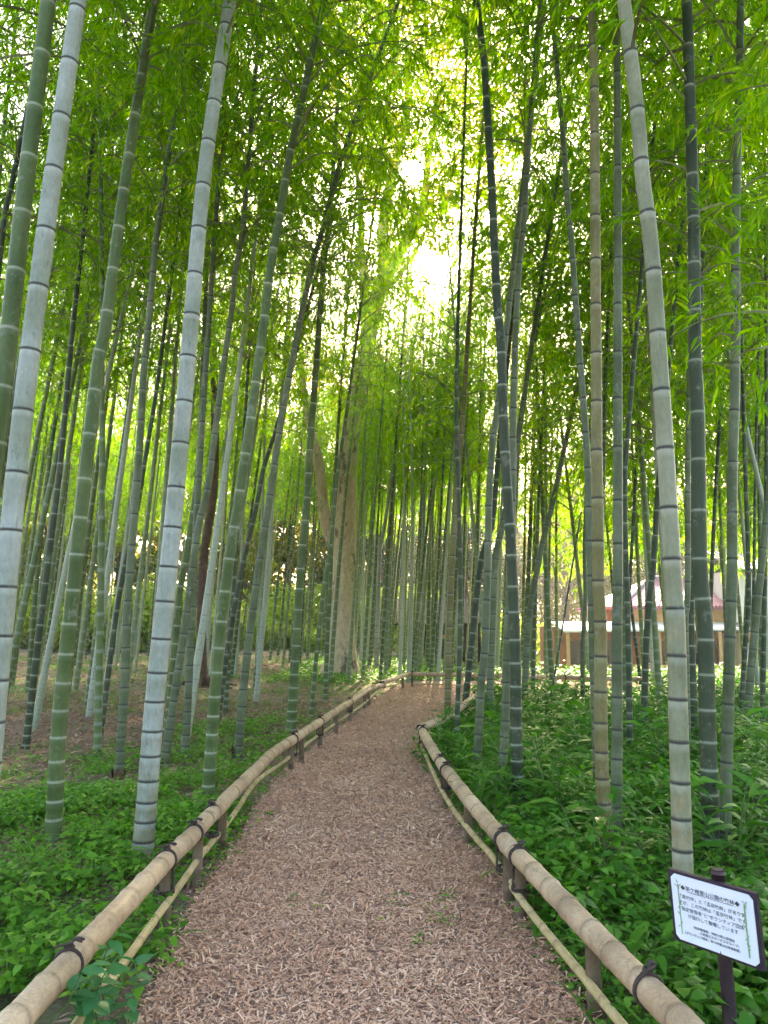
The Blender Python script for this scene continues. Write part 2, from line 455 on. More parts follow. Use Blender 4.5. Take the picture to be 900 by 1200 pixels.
def chips():
    Vs, Fs, off = [], [], 0
    for (y0, y1, dens, ls, x0, x1) in ((1.6, 5.2, 11500, 1.0, -1.8, 1.6), (5.2, 9, 6500, 1.15, -1.8, 1.4), (9, 14, 3000, 1.4, -2, 2.4), (14, 19, 1500, 1.8, -1.5, 6.2)):
        n = int(dens * (y1 - y0) * (x1 - x0))
        p = np.stack([RNG.uniform(x0, x1, n), RNG.uniform(y0, y1, n)], 1)
        q = p + RNG.normal(0, .035, p.shape)
        p = p[inside(q, poly)]
        n = len(p)
        az = RNG.uniform(0, 2 * np.pi, n); tl = RNG.normal(0, .28, n)
        D = np.stack([np.cos(az) * np.cos(tl), np.sin(az) * np.cos(tl), np.sin(tl)], 1)
        L = RNG.gamma(2.6, .0058, n) * ls + .006; W = RNG.gamma(5, .00082, n) * ls + .0012
        Nn = nrm(np.stack([RNG.normal(0, .4, n), RNG.normal(0, .4, n), np.ones(n)], 1))
        S = nrm(np.cross(D, Nn)); U = np.cross(S, D)
        P = np.stack([p[:, 0], p[:, 1], .042 + np.abs(tl) * L * .5 + RNG.uniform(0, .014, n)], 1)
        a = P - D * L[:, None] / 2; c = P + D * L[:, None] / 2
        sw = S * W[:, None] / 2; tp = RNG.uniform(.3, 1, n)[:, None]
        v = np.stack([a - sw, a + sw, c + sw * tp, c - sw * tp], 1).reshape(-1, 3)
        Vs.append(v); Fs.append(np.arange(4 * n).reshape(-1, 4) + off); off += 4 * n
    return np_mesh('wood_chip_layer', np.vstack(Vs), np.vstack(Fs), M['chip'])
tag(obj('wood_chip_layer', chips(), path), kind='stuff')

# ------------------------------------------------------------------ bamboo crowns (shared meshes)
def crown(seed, L=6.4, R=1.75, step=.22, per=(2, 4), twig_gap=.06, six=True, ls=1.0):
    g = np.random.default_rng(seed)
    mb = MB(); P, D, Nn, LL, W = [], [], [], [], []
    az0 = g.uniform(0, 6.28)
    s = 0.0
    while s < L:
        u = s / L
        prof = (.55 + .45 * min(1, u / .3)) * (1 - max(0, u - .35) / .65 * .72)
        for _ in range(g.integers(*per)):
            az0 += 2.4 + g.normal(0, .5)
            ln = R * prof * g.uniform(.7, 1.25)
            el = g.uniform(.35, .95)
            h = np.array([math.cos(az0), math.sin(az0), 0])
            bend = .03 * s * s * .35
            t = np.linspace(0, 1, 6)
            sag = g.uniform(.35, .7) * ln
            pts = np.array([0, 0, s]) + h * (ln * t * math.cos(el * .7))[:, None] + np.array([0, 0, 1.]) * (ln * t * math.sin(el) - sag * t ** 2.4)[:, None]
            V_, F_ = tube_np(pts, np.linspace(.009, .003, 6) * (1 + .4 * (1 - u)), 3)
            mb.add(V_, [tuple(q) for q in F_])
            S_ = arclen(pts); tot = S_[-1]
            for q in np.arange(.22 * tot, tot, twig_gap * g.uniform(.85, 1.2)):
                p = sample(pts, S_, q); bd = sample(pts, S_, min(tot, q + .08)) - p
                bd = nrm(bd) if np.linalg.norm(bd) > 1e-6 else h
                td = nrm(bd + g.normal(0, .75, 3) + np.array([0, 0, -.12]))
                tl = g.uniform(.16, .38)
                k = g.integers(9, 16)
                w = np.sort(g.uniform(.25, 1, k))
                pp = p + td * tl * w[:, None] - np.array([0, 0, 1.]) * (tl * .35 * w ** 2)[:, None]
                sd = nrm(np.cross(td, [0, 0, 1.]) + 1e-6) * np.where(np.arange(k) % 2 == 0, 1, -1)[:, None]
                dd = nrm(td * .9 + sd * g.uniform(.25, .8, (k, 1)) + np.array([0, 0, -.45]) + g.normal(0, .25, (k, 3)))
                P.append(pp); D.append(dd); Nn.append(nrm(g.normal(0, .45, (k, 3)) + np.array([0, 0, 1.])))
                LL.append(g.uniform(.065, .115, k) * ls); W.append(g.uniform(.0105, .0175, k) * ls)
        s += step * g.uniform(.8, 1.2)
    V_, F_ = leaves_np(np.vstack(P), np.vstack(D), np.vstack(Nn), np.concatenate(LL), np.concatenate(W), .2, six=six)
    return np_mesh('bamboo_foliage', V_, F_, M['leaf']), mb.mesh('bamboo_branch', M['twig'])
CROWNS = [crown(100 + k) for k in range(6)]
FARCROWNS = [crown(150 + k, R=1.75, twig_gap=.085, six=False, ls=1.12) for k in range(7)]
LOWSPRAY = [crown(200 + k, L=.9, R=.9, step=.3, per=(1, 3), twig_gap=.10, ls=1.15) for k in range(3)]

# ------------------------------------------------------------------ culms
def nodes_along(total, g, k=1.0, s0=.04):
    out = []; s = s0
    while s < total - .05:
        out.append(s)
        s += (.11 + .22 * min(1, s / 2.4) - .10 * max(0, (s - 6) / 7)) * k * g.uniform(.92, 1.08)
    return np.array(out)
def culm_mesh(P, rfun, nodes, n, mat, g, fine=True):
    S = arclen(P)
    ss, rr, line, wax, tone = [0.0], [1.0], [0], [0], [.5]
    prev = 0.0
    for nd in nodes:
        tn = g.uniform(0, 1)
        mid = (prev + nd) / 2
        seq = ([(mid, 1, 0, 0), (nd - .05, 1, 0, 0), (nd - .012, 1.0, 0, 1), (nd - .004, 1.035, 1, .7), (nd + .004, 1.035, 1, 0), (nd + .014, .975, 0, 0)] if fine else
               [(nd - .05, 1, 0, 0), (nd - .011, 1, .2, 1), (nd, 1.06, 1, .6), (nd + .015, .97, 0, 0)])
        for (a, b, c, d) in seq:
            if a > ss[-1] + .001:
                ss.append(a); rr.append(b); line.append(c); wax.append(d); tone.append(tn)
        prev = nd
    if S[-1] > ss[-1] + .01:
        ss.append(S[-1]); rr.append(1); line.append(0); wax.append(0); tone.append(.5)
    ss = np.array(ss); Q = sample(P, S, ss)
    Rr = rfun(ss) * np.array(rr)
    V, Fq = tube_np(Q, Rr, n)
    me = np_mesh('culm', V, Fq, mat, True)
    at = me.color_attributes.new('nodes', 'FLOAT_COLOR', 'POINT')
    c = np.stack([np.repeat(line, n), np.repeat(wax, n), np.repeat(tone, n), np.ones(len(ss) * n)], 1).astype(np.float32)
    at.data.foreach_set('color', c.ravel())
    return me
def ring_mesh(mat):
    z = np.array([-1, -.5, 0, .5, 1.]) ; r = np.array([.99, 1.045, 1.06, 1.045, .985])
    an = np.linspace(0, 2 * np.pi, 16, endpoint=False)
    V = np.stack([np.outer(r, np.cos(an)), np.outer(r, np.sin(an)), np.repeat(z[:, None], 16, 1)], -1).reshape(-1, 3)
    i = np.arange(4)[:, None]; j = np.arange(16)[None]
    Fq = np.stack([i * 16 + j, i * 16 + (j + 1) % 16, (i + 1) * 16 + (j + 1) % 16, (i + 1) * 16 + j], -1).reshape(-1, 4)
    return np_mesh('node_ring', V, Fq, mat, True)
RING = {'dark': ring_mesh(M['ring_dark']), 'pale': ring_mesh(M['ring_pale'])}
RING_OF = dict(pale='dark', palegreen='dark', green='pale', dark='pale', grey='dark', ochre='dark')

def sheath_mesh(r, g):
    mb = MB()
    for k in range(3):
        a0 = g.uniform(0, 6.28); n = 5; h = g.uniform(.10, .2)
        v = []
        for q in range(n):
            a = a0 + q * .32
            v += [(r * 1.25 * math.cos(a), r * 1.25 * math.sin(a), 0), (r * 1.55 * math.cos(a), r * 1.55 * math.sin(a), h * (1 - .25 * abs(q - 2)))]
        mb.add(v, [(2 * q, 2 * q + 2, 2 * q + 3, 2 * q + 1) for q in range(n - 1)])
    return mb.mesh('culm_sheath', M['sheath'])

HAND_BASES = []
def hand_culm(px, w, mat, label, group=None, total=13.0, leafy=True, crown_z=5.9, sheath=False, low=0, name='bamboo'):
    """a culm whose foot is found on the ground and whose line is followed upwards"""
    k = len(HAND_BASES); g = np.random.default_rng(500 + k)
    base = gpg(*px[0])
    HAND_BASES.append(base[:2])
    pts = [base - base] + [aty(p[0], p[1], base[1]) - base for p in px[1:]]
    P = catmull(np.array(pts), 6)
    r0 = w / 2 * depth(base) / F
    # go on above the frame, bowing gently
    T = nrm(P[-1] - P[-4]); S = arclen(P)
    rest = max(.5, total - S[-1])
    ext = np.linspace(0, rest, 10)[1:]
    side = np.array([T[0] * .5, g.normal(0, .25), 0])
    tail = P[-1] + T * ext[:, None] + side * (.02 * ext ** 2)[:, None]
    P = np.vstack([P, tail]); S = arclen(P); tot = S[-1]
    if leafy: rf = lambda s: r0 * np.clip(1.02 - .055 * s, .1, 1) * (1 + .10 * np.exp(-s / .12))
    else: rf = lambda s: r0 * np.clip(1 - .05 * s, .3, 1)
    fine = w >= 8
    nodes = nodes_along(tot, g, g.uniform(.9, 1.1))
    t = thing(name, label, 'bamboo', base, None, group)
    c = obj('culm', culm_mesh(P, rf, nodes, 16 if w > 12 else (12 if fine else 8), M[mat], g, fine), t)
    if fine:
        me = RING[RING_OF[mat]]
        for s in nodes:
            p = sample(P, S, s); ppx = to_px(p + base)
            if not (-30 < ppx[0] < 930 and -30 < ppx[1] < 1230) or s > tot - 3.5: continue
            tan = nrm(sample(P, S, s + .05) - sample(P, S, s - .05))
            r = float(rf(s))
            obj('node_ring', me, c, p, None, (r, r, .0038 if RING_OF[mat] == 'dark' else .0024), Vector(tan).to_track_quat('Z', 'Y'))
    if sheath: obj('culm_sheath', sheath_mesh(r0, g), t, (0, 0, 0))
    if leafy:
        s = float(np.interp(crown_z * g.uniform(.95, 1.08), P[:, 2], S))
        p = sample(P, S, s); tan = nrm(sample(P, S, min(tot, s + 2)) - p)
        q = Vector(tan).to_track_quat('Z', 'Y') @ Quaternion((0, 0, 1), g.uniform(0, 6.28))
        f_, b_ = CROWNS[g.integers(len(CROWNS))]
        sc = (tot - s) / 6.6 * g.uniform(.95, 1.05)
        tag(obj('foliage', f_, t, p, None, (1, 1, sc), q), kind='stuff'); tag(obj('branch', b_, t, p, None, (1, 1, sc), q), kind='stuff')
    for z in ([low] if isinstance(low, (int, float)) and low else (low or [])):
        s = float(np.interp(z, P[:, 2], S)); p = sample(P, S, s)
        f_, b_ = LOWSPRAY[g.integers(len(LOWSPRAY))]
        q = Quaternion((0, 0, 1), g.uniform(0, 6.28))
        tag(obj('foliage', f_, t, p, None, 1, q), kind='stuff'); tag(obj('branch', b_, t, p, None, 1, q), kind='stuff')
    return t

hand_culm([(-30, 1085), (-8, 840), (16, 590), (32, 440), (50, 300), (63, 200), (92, 0)], 29, 'pale', 'thick chalky white bamboo with dark node rings standing before a green one')
hand_culm([(-62, 1075), (-25, 700), (4, 450), (32, 200), (57, 0)], 27, 'green', 'thick plain green bamboo with white node lines right behind the chalky white one')
hand_culm([(62, 988), (70, 840), (85, 700), (95, 600), (115, 425), (122, 395), (145, 225), (170, 65)], 18.5, 'green', 'clean grass-green bamboo rising alone from the low herbs', low=5.6)
hand_culm([(30, 877), (37, 817), (51, 700), (71, 541), (80, 440), (89, 350), (97, 280), (103, 221)], 8.6, 'dark', 'slim dark green bamboo leaning, its foot in thin grass', crown_z=6.4)
hand_culm([(33, 815), (41, 700), (57, 547), (71, 453), (82, 360)], 7, 'green', 'slender green bamboo standing close behind a slim dark leaning one')
hand_culm([(117, 866), (139, 702), (160, 600), (171, 533), (184, 453), (196, 360)], 7, 'dark', 'slim dark bamboo leaning steeply across the open leaf litter')
hand_culm([(139, 913), (145, 817), (150, 700), (160, 573), (165, 501), (168, 440), (175, 373), (181, 299), (189, 240)], 11, 'grey', 'grey-green bamboo with torn brown sheath at its foot among herbs', sheath=True)
hand_culm([(166, 1014), (172, 940), (182, 815), (194, 700), (204, 600), (216, 470), (223, 390), (240, 200), (268, 10)], 24.5, 'pale', 'thick grey-white bamboo with black node rings beside the knotted fence rail')
hand_culm([(192, 898), (211, 772), (221, 700), (233, 615), (243, 575), (252, 508), (262, 430), (271, 367), (276, 319), (284, 273), (289, 215)], 10, 'grey', 'dull green leaning bamboo just behind the thick grey-white one')
hand_culm([(195, 858), (199, 828), (210, 700), (217, 660), (229, 580), (235, 508), (238, 420), (241, 350)], 9, 'green', 'green bamboo half hidden behind the dull leaning bamboo')
hand_culm([(217, 890), (224, 740), (228, 650), (233, 560), (238, 480), (244, 390)], 9.5, 'grey', 'grey-green bamboo in front of the thin brown tree trunk')
hand_culm([(243, 942), (247, 880), (257, 753), (268, 660), (280, 585), (291, 511), (303, 425), (309, 380), (317, 313), (328, 252), (339, 185), (352, 125)], 14.5, 'green', 'stout green bamboo with white node lines beside the fence where it bends')
hand_culm([(279, 890), (285, 809), (293, 740), (304, 660), (315, 591), (325, 521), (340, 435), (355, 361), (368, 303), (380, 263), (397, 196), (420, 130)], 10.5, 'grey', 'grey-green bamboo with dark sheathed foot next to the stout green one', sheath=True)
hand_culm([(255, 845), (267, 759), (283, 668), (299, 601), (309, 548), (323, 505), (340, 440)], 7, 'dark', 'thin dark bamboo crossing behind the stout green one')
hand_culm([(341, 858), (347, 753), (353, 660), (360, 585), (363, 527), (370, 435), (375, 367), (379, 313), (384, 281), (388, 230)], 11, 'green', 'mid-green upright bamboo touching the fence behind the rail lashings')
hand_culm([(364, 841), (371, 767), (381, 676), (387, 647), (393, 580), (399, 532), (404, 500), (412, 440)], 5.6, 'green', 'thin green bamboo leaning across the big pale tree trunk')
hand_culm([(381, 823), (384, 740), (387, 687), (390, 600), (395, 520), (400, 450)], 5.6, 'green', 'thin upright green bamboo right in front of the big pale tree trunk')
hand_culm([(524, 852), (527, 733), (531, 640), (533, 613), (537, 560), (541, 507), (546, 430)], 8, 'ochre', 'olive bamboo with foot at the return fence', crown_z=7)
hand_culm([(534, 886), (539, 747), (539, 640), (537, 571), (535, 480), (536, 400), (538, 330)], 6.2, 'dark', 'thin dark straight bamboo just inside the rail corner', crown_z=8.5)
hand_culm([(492, 785), (496, 707), (496, 648), (497, 587), (500, 517), (504, 440)], 6.4, 'pale', 'pale grey bamboo with foot at the far cross fence')
hand_culm([(501, 786), (504, 640), (508, 540), (512, 460)], 5, 'green', 'slim green bamboo beside the pale grey one at the far cross fence')
hand_culm([(441, 785), (445, 650), (449, 627), (455, 587), (463, 528), (475, 460)], 6, 'pale', 'pale grey bamboo leaning beyond the cut rail end')
hand_culm([(543, 846), (553, 752), (564, 656), (577, 613), (584, 533), (592, 450)], 8, 'dark', 'dark leaning bamboo behind the return fence')
hand_culm([(557, 919), (560, 875), (564, 800), (569, 747), (572, 640), (573, 587), (577, 520), (583, 480), (592, 400)], 10, 'grey', 'olive-green bamboo rising from broad leaves near the rail corner')
hand_culm([(573, 853), (577, 728), (581, 653), (588, 619), (600, 560), (612, 480)], 9, 'grey', 'grey-green bamboo leaning behind the olive-green one')
hand_culm([(586, 932), (591, 869), (594, 773), (599, 640), (601, 560), (601, 515), (603, 427), (605, 373), (609, 307), (615, 253), (617, 208), (622, 140)], 10.5, 'grey', 'grey-green bamboo with pale foot beside the strong dark one', crown_z=7.5)
hand_culm([(609, 948), (605, 869), (604, 773), (599, 640), (596, 600), (592, 533), (589, 461), (587, 400), (583, 360), (579, 280), (576, 213), (572, 147), (568, 80), (564, 45)], 14.5, 'dark', 'strong dark green bamboo tilting over the path from beside the pale grass tuft', crown_z=7.4)
hand_culm([(613, 832), (615, 811), (619, 733), (625, 693), (635, 640), (647, 592), (657, 546), (675, 463), (692, 395)], 8, 'grey', 'bamboo leaning steeply away from the strong dark one')
hand_culm([(597, 836), (600, 700), (605, 560), (610, 490), (617, 450), (636, 355), (652, 283)], 6.5, 'grey', 'slender bamboo bowing outwards high above the strong dark one')
hand_culm([(716, 1026), (707, 931), (704, 844), (703.5, 729), (701, 685), (700.5, 613), (699, 512), (699, 449), (698, 342), (697.5, 244), (696, 73), (693, 7)], 16.5, 'ochre', 'brownish ochre bamboo standing tight against a grey one')
hand_culm([(701, 962), (698, 850), (694, 740), (692.5, 671), (690, 613), (688, 535), (683, 463), (676, 373), (671, 301), (665, 235), (660, 165), (653, 80), (647, 16)], 10, 'grey', 'slim grey bamboo tilting out from behind the ochre one', crown_z=7)
hand_culm([(722, 1003), (723, 844), (723, 729), (724, 671), (724, 556), (724, 469), (724, 428), (724, 244), (723, 73), (722, 32)], 13.5, 'grey', 'straight blue-grey bamboo standing next to the ochre one')
hand_culm([(804, 1142), (800, 1010), (798, 945), (795, 844), (792, 729), (788, 671), (781.5, 556), (776, 469), (773, 428), (765.6, 318), (758, 244), (753, 208), (746, 122), (732.5, 12)], 24, 'palegreen', 'thickest pale tan-green bamboo rising behind the information sign', low=[4.4])
hand_culm([(833, 1014), (832, 945), (829, 844), (826, 729), (820.5, 671), (818.5, 556), (817, 469), (814.5, 428), (813, 293), (812, 232), (808, 100)], 20, 'dark', 'thick blackish green bamboo with thin white node lines beyond the sign', crown_z=5.2, low=[3.6, 4.4])
hand_culm([(850, 1004), (850, 945), (852, 873), (856, 729), (858, 671), (858, 556), (861, 469), (862, 367), (862, 269), (866, 100)], 14, 'grey', 'grey-green bamboo close beside the thick blackish one', crown_z=5.4, low=[3.3, 4.3])
hand_culm([(875, 882), (878, 815), (885.5, 729), (894, 648), (899, 600), (912, 480)], 9.5, 'grey', 'olive bamboo leaning away in front of the white storehouse')
hand_culm([(868, 852), (873, 760), (877, 714), (877, 657), (874, 570), (871, 469), (868, 380)], 6.5, 'dark', 'thin brownish dark bamboo in front of the white storehouse')
hand_culm([(806, 900), (804, 780), (803, 729), (806, 686), (806, 556), (807.5, 469), (809, 380)], 8, 'grey', 'slim grey bamboo hidden partly by the thickest pale one')
hand_culm([(815, 884), (812, 800), (810, 720), (812, 600), (816, 480)], 8.5, 'dark', 'dark slim bamboo squeezed between the thick pale and thick blackish ones')
hand_culm([(754, 870), (758, 743), (766, 657), (771, 576), (780, 470)], 8, 'dark', 'dark bamboo leaning in front of the pink tiled roof')
hand_culm([(738, 896), (737, 787), (735, 700), (732, 570), (738, 480)], 7.5, 'dark', 'dark slim bamboo close behind the straight blue-grey one')
hand_culm([(683, 830), (683, 758), (686, 700), (685, 648), (688, 560), (694, 470)], 5.6, 'grey', 'slender bamboo in front of the wooden veranda')
hand_culm([(752, 812), (746, 760), (740, 714), (732, 650), (727, 590)], 4.2, 'dark', 'thin dark stalk crossing another before the pink roof')
hand_culm([(733, 820), (738, 686), (743, 600), (748, 498), (754, 430)], 5, 'dark', 'thin dark bamboo standing before the veranda posts')
hand_culm([(828, 830), (833.5, 686), (839, 570), (846.5, 454), (852, 380)], 6, 'dark', 'dark brown bamboo between the roof and the white storehouse')
hand_culm([(880, 840), (883, 700), (885.5, 541), (888, 440)], 4.5, 'dark', 'thin dark bamboo beside the storehouse openings')
hand_culm([(893, 870), (896, 700), (898, 560), (898, 440), (897, 300)], 6, 'dark', 'blackish upright bamboo at the storehouse corner')
hand_culm([(636, 856), (643, 826), (652, 779), (664, 705)], 2.6, 'dark', 'thin dead black cane leaning in the undergrowth', total=3.2, leafy=False, name='dead_cane')
hand_culm([(-60, 905), (-25, 560), (2, 280), (14, 215), (34, 120)], 10, 'dark', 'dark bamboo leaning behind the two thick ones by the fence end', crown_z=6)
hand_culm([(960, 1150), (965, 800), (972, 400), (985, 100)], 22, 'green', 'green bamboo beside the sign with low hanging leaf sprays', low=[2.7, 3.1, 3.5], crown_z=4.6)
hand_culm([(1010, 1000), (1000, 600), (990, 200)], 18, 'green', 'green bamboo further out beside the sign', low=[3.6, 4.2], crown_z=5.0)
hand_culm([(-120, 900), (-70, 500), (-20, 100)], 12, 'green', 'green bamboo with low crown behind the dark leaning one', crown_z=5.0)
hand_culm([(-60, 860), (-30, 500), (5, 150)], 10, 'dark', 'dark slim bamboo with low crown behind the two thick ones', crown_z=5.2)
hand_culm([(-150, 1010), (-90, 600), (-30, 100)], 18, 'green', 'green bamboo out beyond the chalky white one', low=[4.6], crown_z=5.4)

# ------------------------------------------------------------------ the many bamboos of the grove behind
def far_culm(seed):
    g = np.random.default_rng(seed)
    z = np.linspace(0, 12.5, 26)
    a = g.uniform(0, 6.28); k = g.uniform(.001, .0035)
    off = k * z ** 2
    P = np.stack([off * math.cos(a), off * math.sin(a), z], 1)
    return culm_mesh(P, lambda s: .056 * np.clip(1.02 - .07 * s, .12, 1), nodes_along(12.5, g), 8, M['far'], g, False)
FAR = [far_culm(300 + k) for k in range(7)]
placed = [np.array(p) for p in HAND_BASES]
TREE_FOOT = gpg(400, 792)
BTREE_FOOT = gpg(235, 803)
def clear(p, gap):
    if inside(p[None], poly)[0]: return False
    if np.hypot(*(p - TREE_FOOT[:2])) < 1.3 or np.hypot(*(p - BTREE_FOOT[:2])) < .8: return False
    if abs(p[0] - 2.5) < 2.3 and 32.2 < p[1] < 37.2: return False
    return all(np.hypot(*(p - q)) > gap for q in placed)
def grove(count, xr, yr, gap, label, group, g, leanx, skip=None, cz=1.0, cr=1.0, sd=.045, hv=.14):
    done = tries = 0
    while done < count and tries < 8000:
        tries += 1
        p = np.array([g.uniform(*xr), g.uniform(*yr)])
        px, py = to_px(np.array([p[0], p[1], 0]))
        if not (-60 < px < 960): continue
        if skip is not None and skip(px, p): continue
        if not clear(p, gap): continue
        placed.append(p); done += 1
        sc = g.uniform(1 - hv, 1 + hv)
        lx = g.normal(leanx, sd); ly = g.normal(0, .03)
        q = Vector((lx, ly, 1)).normalized().to_track_quat('Z', 'Y') @ Quaternion((0, 0, 1), g.uniform(0, 6.28))
        t = thing('bamboo', label, 'bamboo', (p[0], p[1], float(gh(*p)) - .03), None, group)
        t.rotation_mode = 'QUATERNION'; t.rotation_quaternion = q
        w = g.uniform(.75, 1.15)
        obj('culm', FAR[g.integers(len(FAR))], t, (0, 0, 0), None, (w, w, sc))
        f_, b_ = FARCROWNS[g.integers(len(FARCROWNS))]
        rz = (0, 0, g.uniform(0, 6.28))
        zz = 5.9 * sc * g.uniform(.92, 1.08) * cz
        tag(obj('foliage', f_, t, (0, 0, zz), rz, (sc * cr, sc * cr, sc * (12.7 * sc - zz) / 6.2 / sc)), kind='stuff')
        tag(obj('branch', b_, t, (0, 0, zz), rz, (sc * cr, sc * cr, sc * (12.7 * sc - zz) / 6.2 / sc)), kind='stuff')
    return done
g = np.random.default_rng(77)
grove(24, (-9, -2.4), (9, 16), 1.0, 'slim bamboo in the litter between the fence and the deep thicket', 'slim bamboos in the leaf litter', g, .09, lambda px, p: px > 300)
grove(98, (-19, -1.2), (16, 37), .62, 'slender far bamboo in the dense thicket behind the brown trunk', 'bamboos of the deep thicket', g, .07, lambda px, p: 315 < px < 422 and p[1] < 24.5, cr=.82, sd=.03)
grove(90, (-1.5, 4.6), (19.5, 36), .5, 'slender far bamboo in the thicket beyond the cross fence', 'bamboos beyond the cross fence', g, .06, cr=.62, cz=1.08, sd=.022, hv=.22)
grove(17, (1.9, 9), (10.5, 19), 1.0, 'slim bamboo growing out of the bright undergrowth before the house', 'slim bamboos in the undergrowth', g, .0, lambda px, p: px < 545, cr=1.15, cz=.74)
grove(24, (3.5, 14), (18.5, 25), .8, 'slender far bamboo at the grove edge by the house', 'bamboos at the house edge of the grove', g, .0, cr=1.2, cz=.62)

# ------------------------------------------------------------------ trees
def trunk_mesh(P, R, n, mat, flare=0, g=None, limbs=()):
    mb = MB()
    P = catmull(P, 6); R = np.interp(np.linspace(0, 1, len(P)), np.linspace(0, 1, len(R)), R)
    V, Fq = tube_np(P, R, n)
    V = V.reshape(len(P), n, 3)
    an = np.linspace(0, 2 * np.pi, n, endpoint=False)
    for i in range(len(P)):
        h = P[i][2] - P[0][2]
        k = 1 + flare * math.exp(-h / .55) * (.5 + .5 * np.cos(an * 5 + .7)) + .04 * np.sin(an * 3 + h * 1.3) + (g.normal(0, .015, n) if g else 0)
        V[i] = P[i] + (V[i] - P[i]) * k[:, None]
    mb.add(V.reshape(-1, 3), [tuple(q) for q in Fq])
    for (LP, LR) in limbs:
        LP = catmull(LP, 5)
        mb.tube(LP, np.interp(np.linspace(0, 1, len(LP)), np.linspace(0, 1, len(LR)), LR), 10)
    return mb.mesh('trunk', mat, True)
def blob_leaves(g, centres, radii, per, L, W, six=False):
    P, D = [], []
    for c, r in zip(centres, radii):
        u = nrm(g.normal(0, 1, (per, 3))) * (g.uniform(.25, 1, (per, 1)) ** .5) * r * np.array([1, 1, .7])
        P.append(c + u); D.append(nrm(u) * .6 + g.normal(0, .6, (per, 3)) + np.array([0, 0, -.25]))
    P = np.vstack(P); n = len(P)
    return leaves_np(P, np.vstack(D), nrm(g.normal(0, .6, (n, 3)) + [0, 0, 1]), g.uniform(*L, n), g.uniform(*W, n), .15, .15, six)

g = np.random.default_rng(5)
Yt = TREE_FOOT[1]
rel = lambda px, py, dy=0: aty(px, py, Yt + dy) - TREE_FOOT
tr = thing('broadleaf_tree', 'big pale-barked forked tree rising through the bamboo', 'tree', TREE_FOOT)
tp = np.array([rel(400, 792) - [0, 0, .1], rel(401, 760), rel(402, 690), rel(405, 600), rel(409, 520), rel(424, 440, .3), rel(441, 353, .6), rel(456, 315, .8)])
limbs = [
    (np.array([rel(398, 655), rel(386, 625), rel(379, 595), rel(374, 545), rel(366, 512), rel(359, 480), rel(352, 400, -.4), rel(356, 300, -.8)]), np.array([.16, .19, .17, .15, .13, .11, .08, .04])),
    (np.array([rel(452, 325, .7), rel(475, 284, .8), rel(494, 252, 1), rel(502, 189, 1.2), rel(520, 90, 1.5)]), np.array([.2, .17, .14, .1, .05])),
    (np.array([rel(450, 330, .7), rel(450, 258, .6), rel(462, 195, .4), rel(474, 150, .2), rel(480, 60, 0)]), np.array([.2, .17, .14, .1, .05])),
    (np.array([rel(430, 420, .4), rel(424, 300, .2), rel(420, 215, 0), rel(400, 120, -.5)]), np.array([.16, .11, .08, .04])),
    (np.array([rel(446, 345, .6), rel(462, 330, 0), rel(484, 300, -.8), rel(500, 268, -1.5)]), np.array([.1, .08, .06, .03]))]
obj('trunk', trunk_mesh(tp, np.array([.47, .39, .34, .32, .285, .26, .24, .22]), 20, M['pale_bark'], .55, g, limbs), tr)
cen, rad = [], []
for k in range(185):
    px, py = g.uniform(350, 610), g.uniform(-160, 175)
    cen.append(rel(px, py, g.uniform(-3, 3))); rad.append(g.uniform(.7, 1.3))
for k in range(34):
    cen.append(rel(g.uniform(425, 590), g.uniform(150, 340), g.uniform(-2, 2.5))); rad.append(g.uniform(.35, .7))
for px, py in ((352, 300), (350, 380), (372, 430), (410, 470), (430, 420), (400, 430)):
    cen.append(rel(px, py, g.uniform(-.8, .8))); rad.append(g.uniform(.6, .9))
V, Fc = blob_leaves(g, cen, rad, 170, (.13, .22), (.05, .09))
tag(obj('crown', np_mesh('crown', V, Fc, M['leaf_yellow']), tr), kind='stuff')

t = thing('brown_tree', 'thin reddish brown tree trunk with roots among the bamboo', 'tree', BTREE_FOOT)
Yb = BTREE_FOOT[1]; rel2 = lambda px, py: aty(px, py, Yb) - BTREE_FOOT
roots = []
for a in (-.4, .5, 2.3, 3.6, -1.4):
    d = np.array([math.cos(a), math.sin(a), 0])
    roots.append((np.array([[0, 0, .28], d * .22 + [0, 0, .12], d * .5 + [0, 0, .03], d * .85 + [0, 0, -.03]]), np.array([.07, .06, .045, .025])))
obj('trunk', trunk_mesh(np.array([rel2(235, 803), rel2(236, 760), rel2(238, 660), rel2(247, 600), rel2(252, 548), rel2(251, 436), rel2(247, 330), rel2(250, 200)]),
    np.array([.14, .11, .1, .1, .095, .09, .07, .05]), 12, M['brown_bark'], .5, g, roots), t)
V, Fc = blob_leaves(g, [rel2(g.uniform(225, 290), g.uniform(100, 330)) + [0, g.uniform(-.8, .8), 0] for _ in range(16)], [.7] * 16, 120, (.09, .14), (.03, .05))
tag(obj('crown', np_mesh('crown', V, Fc, M['leaf_yellow']), t), kind='stuff')

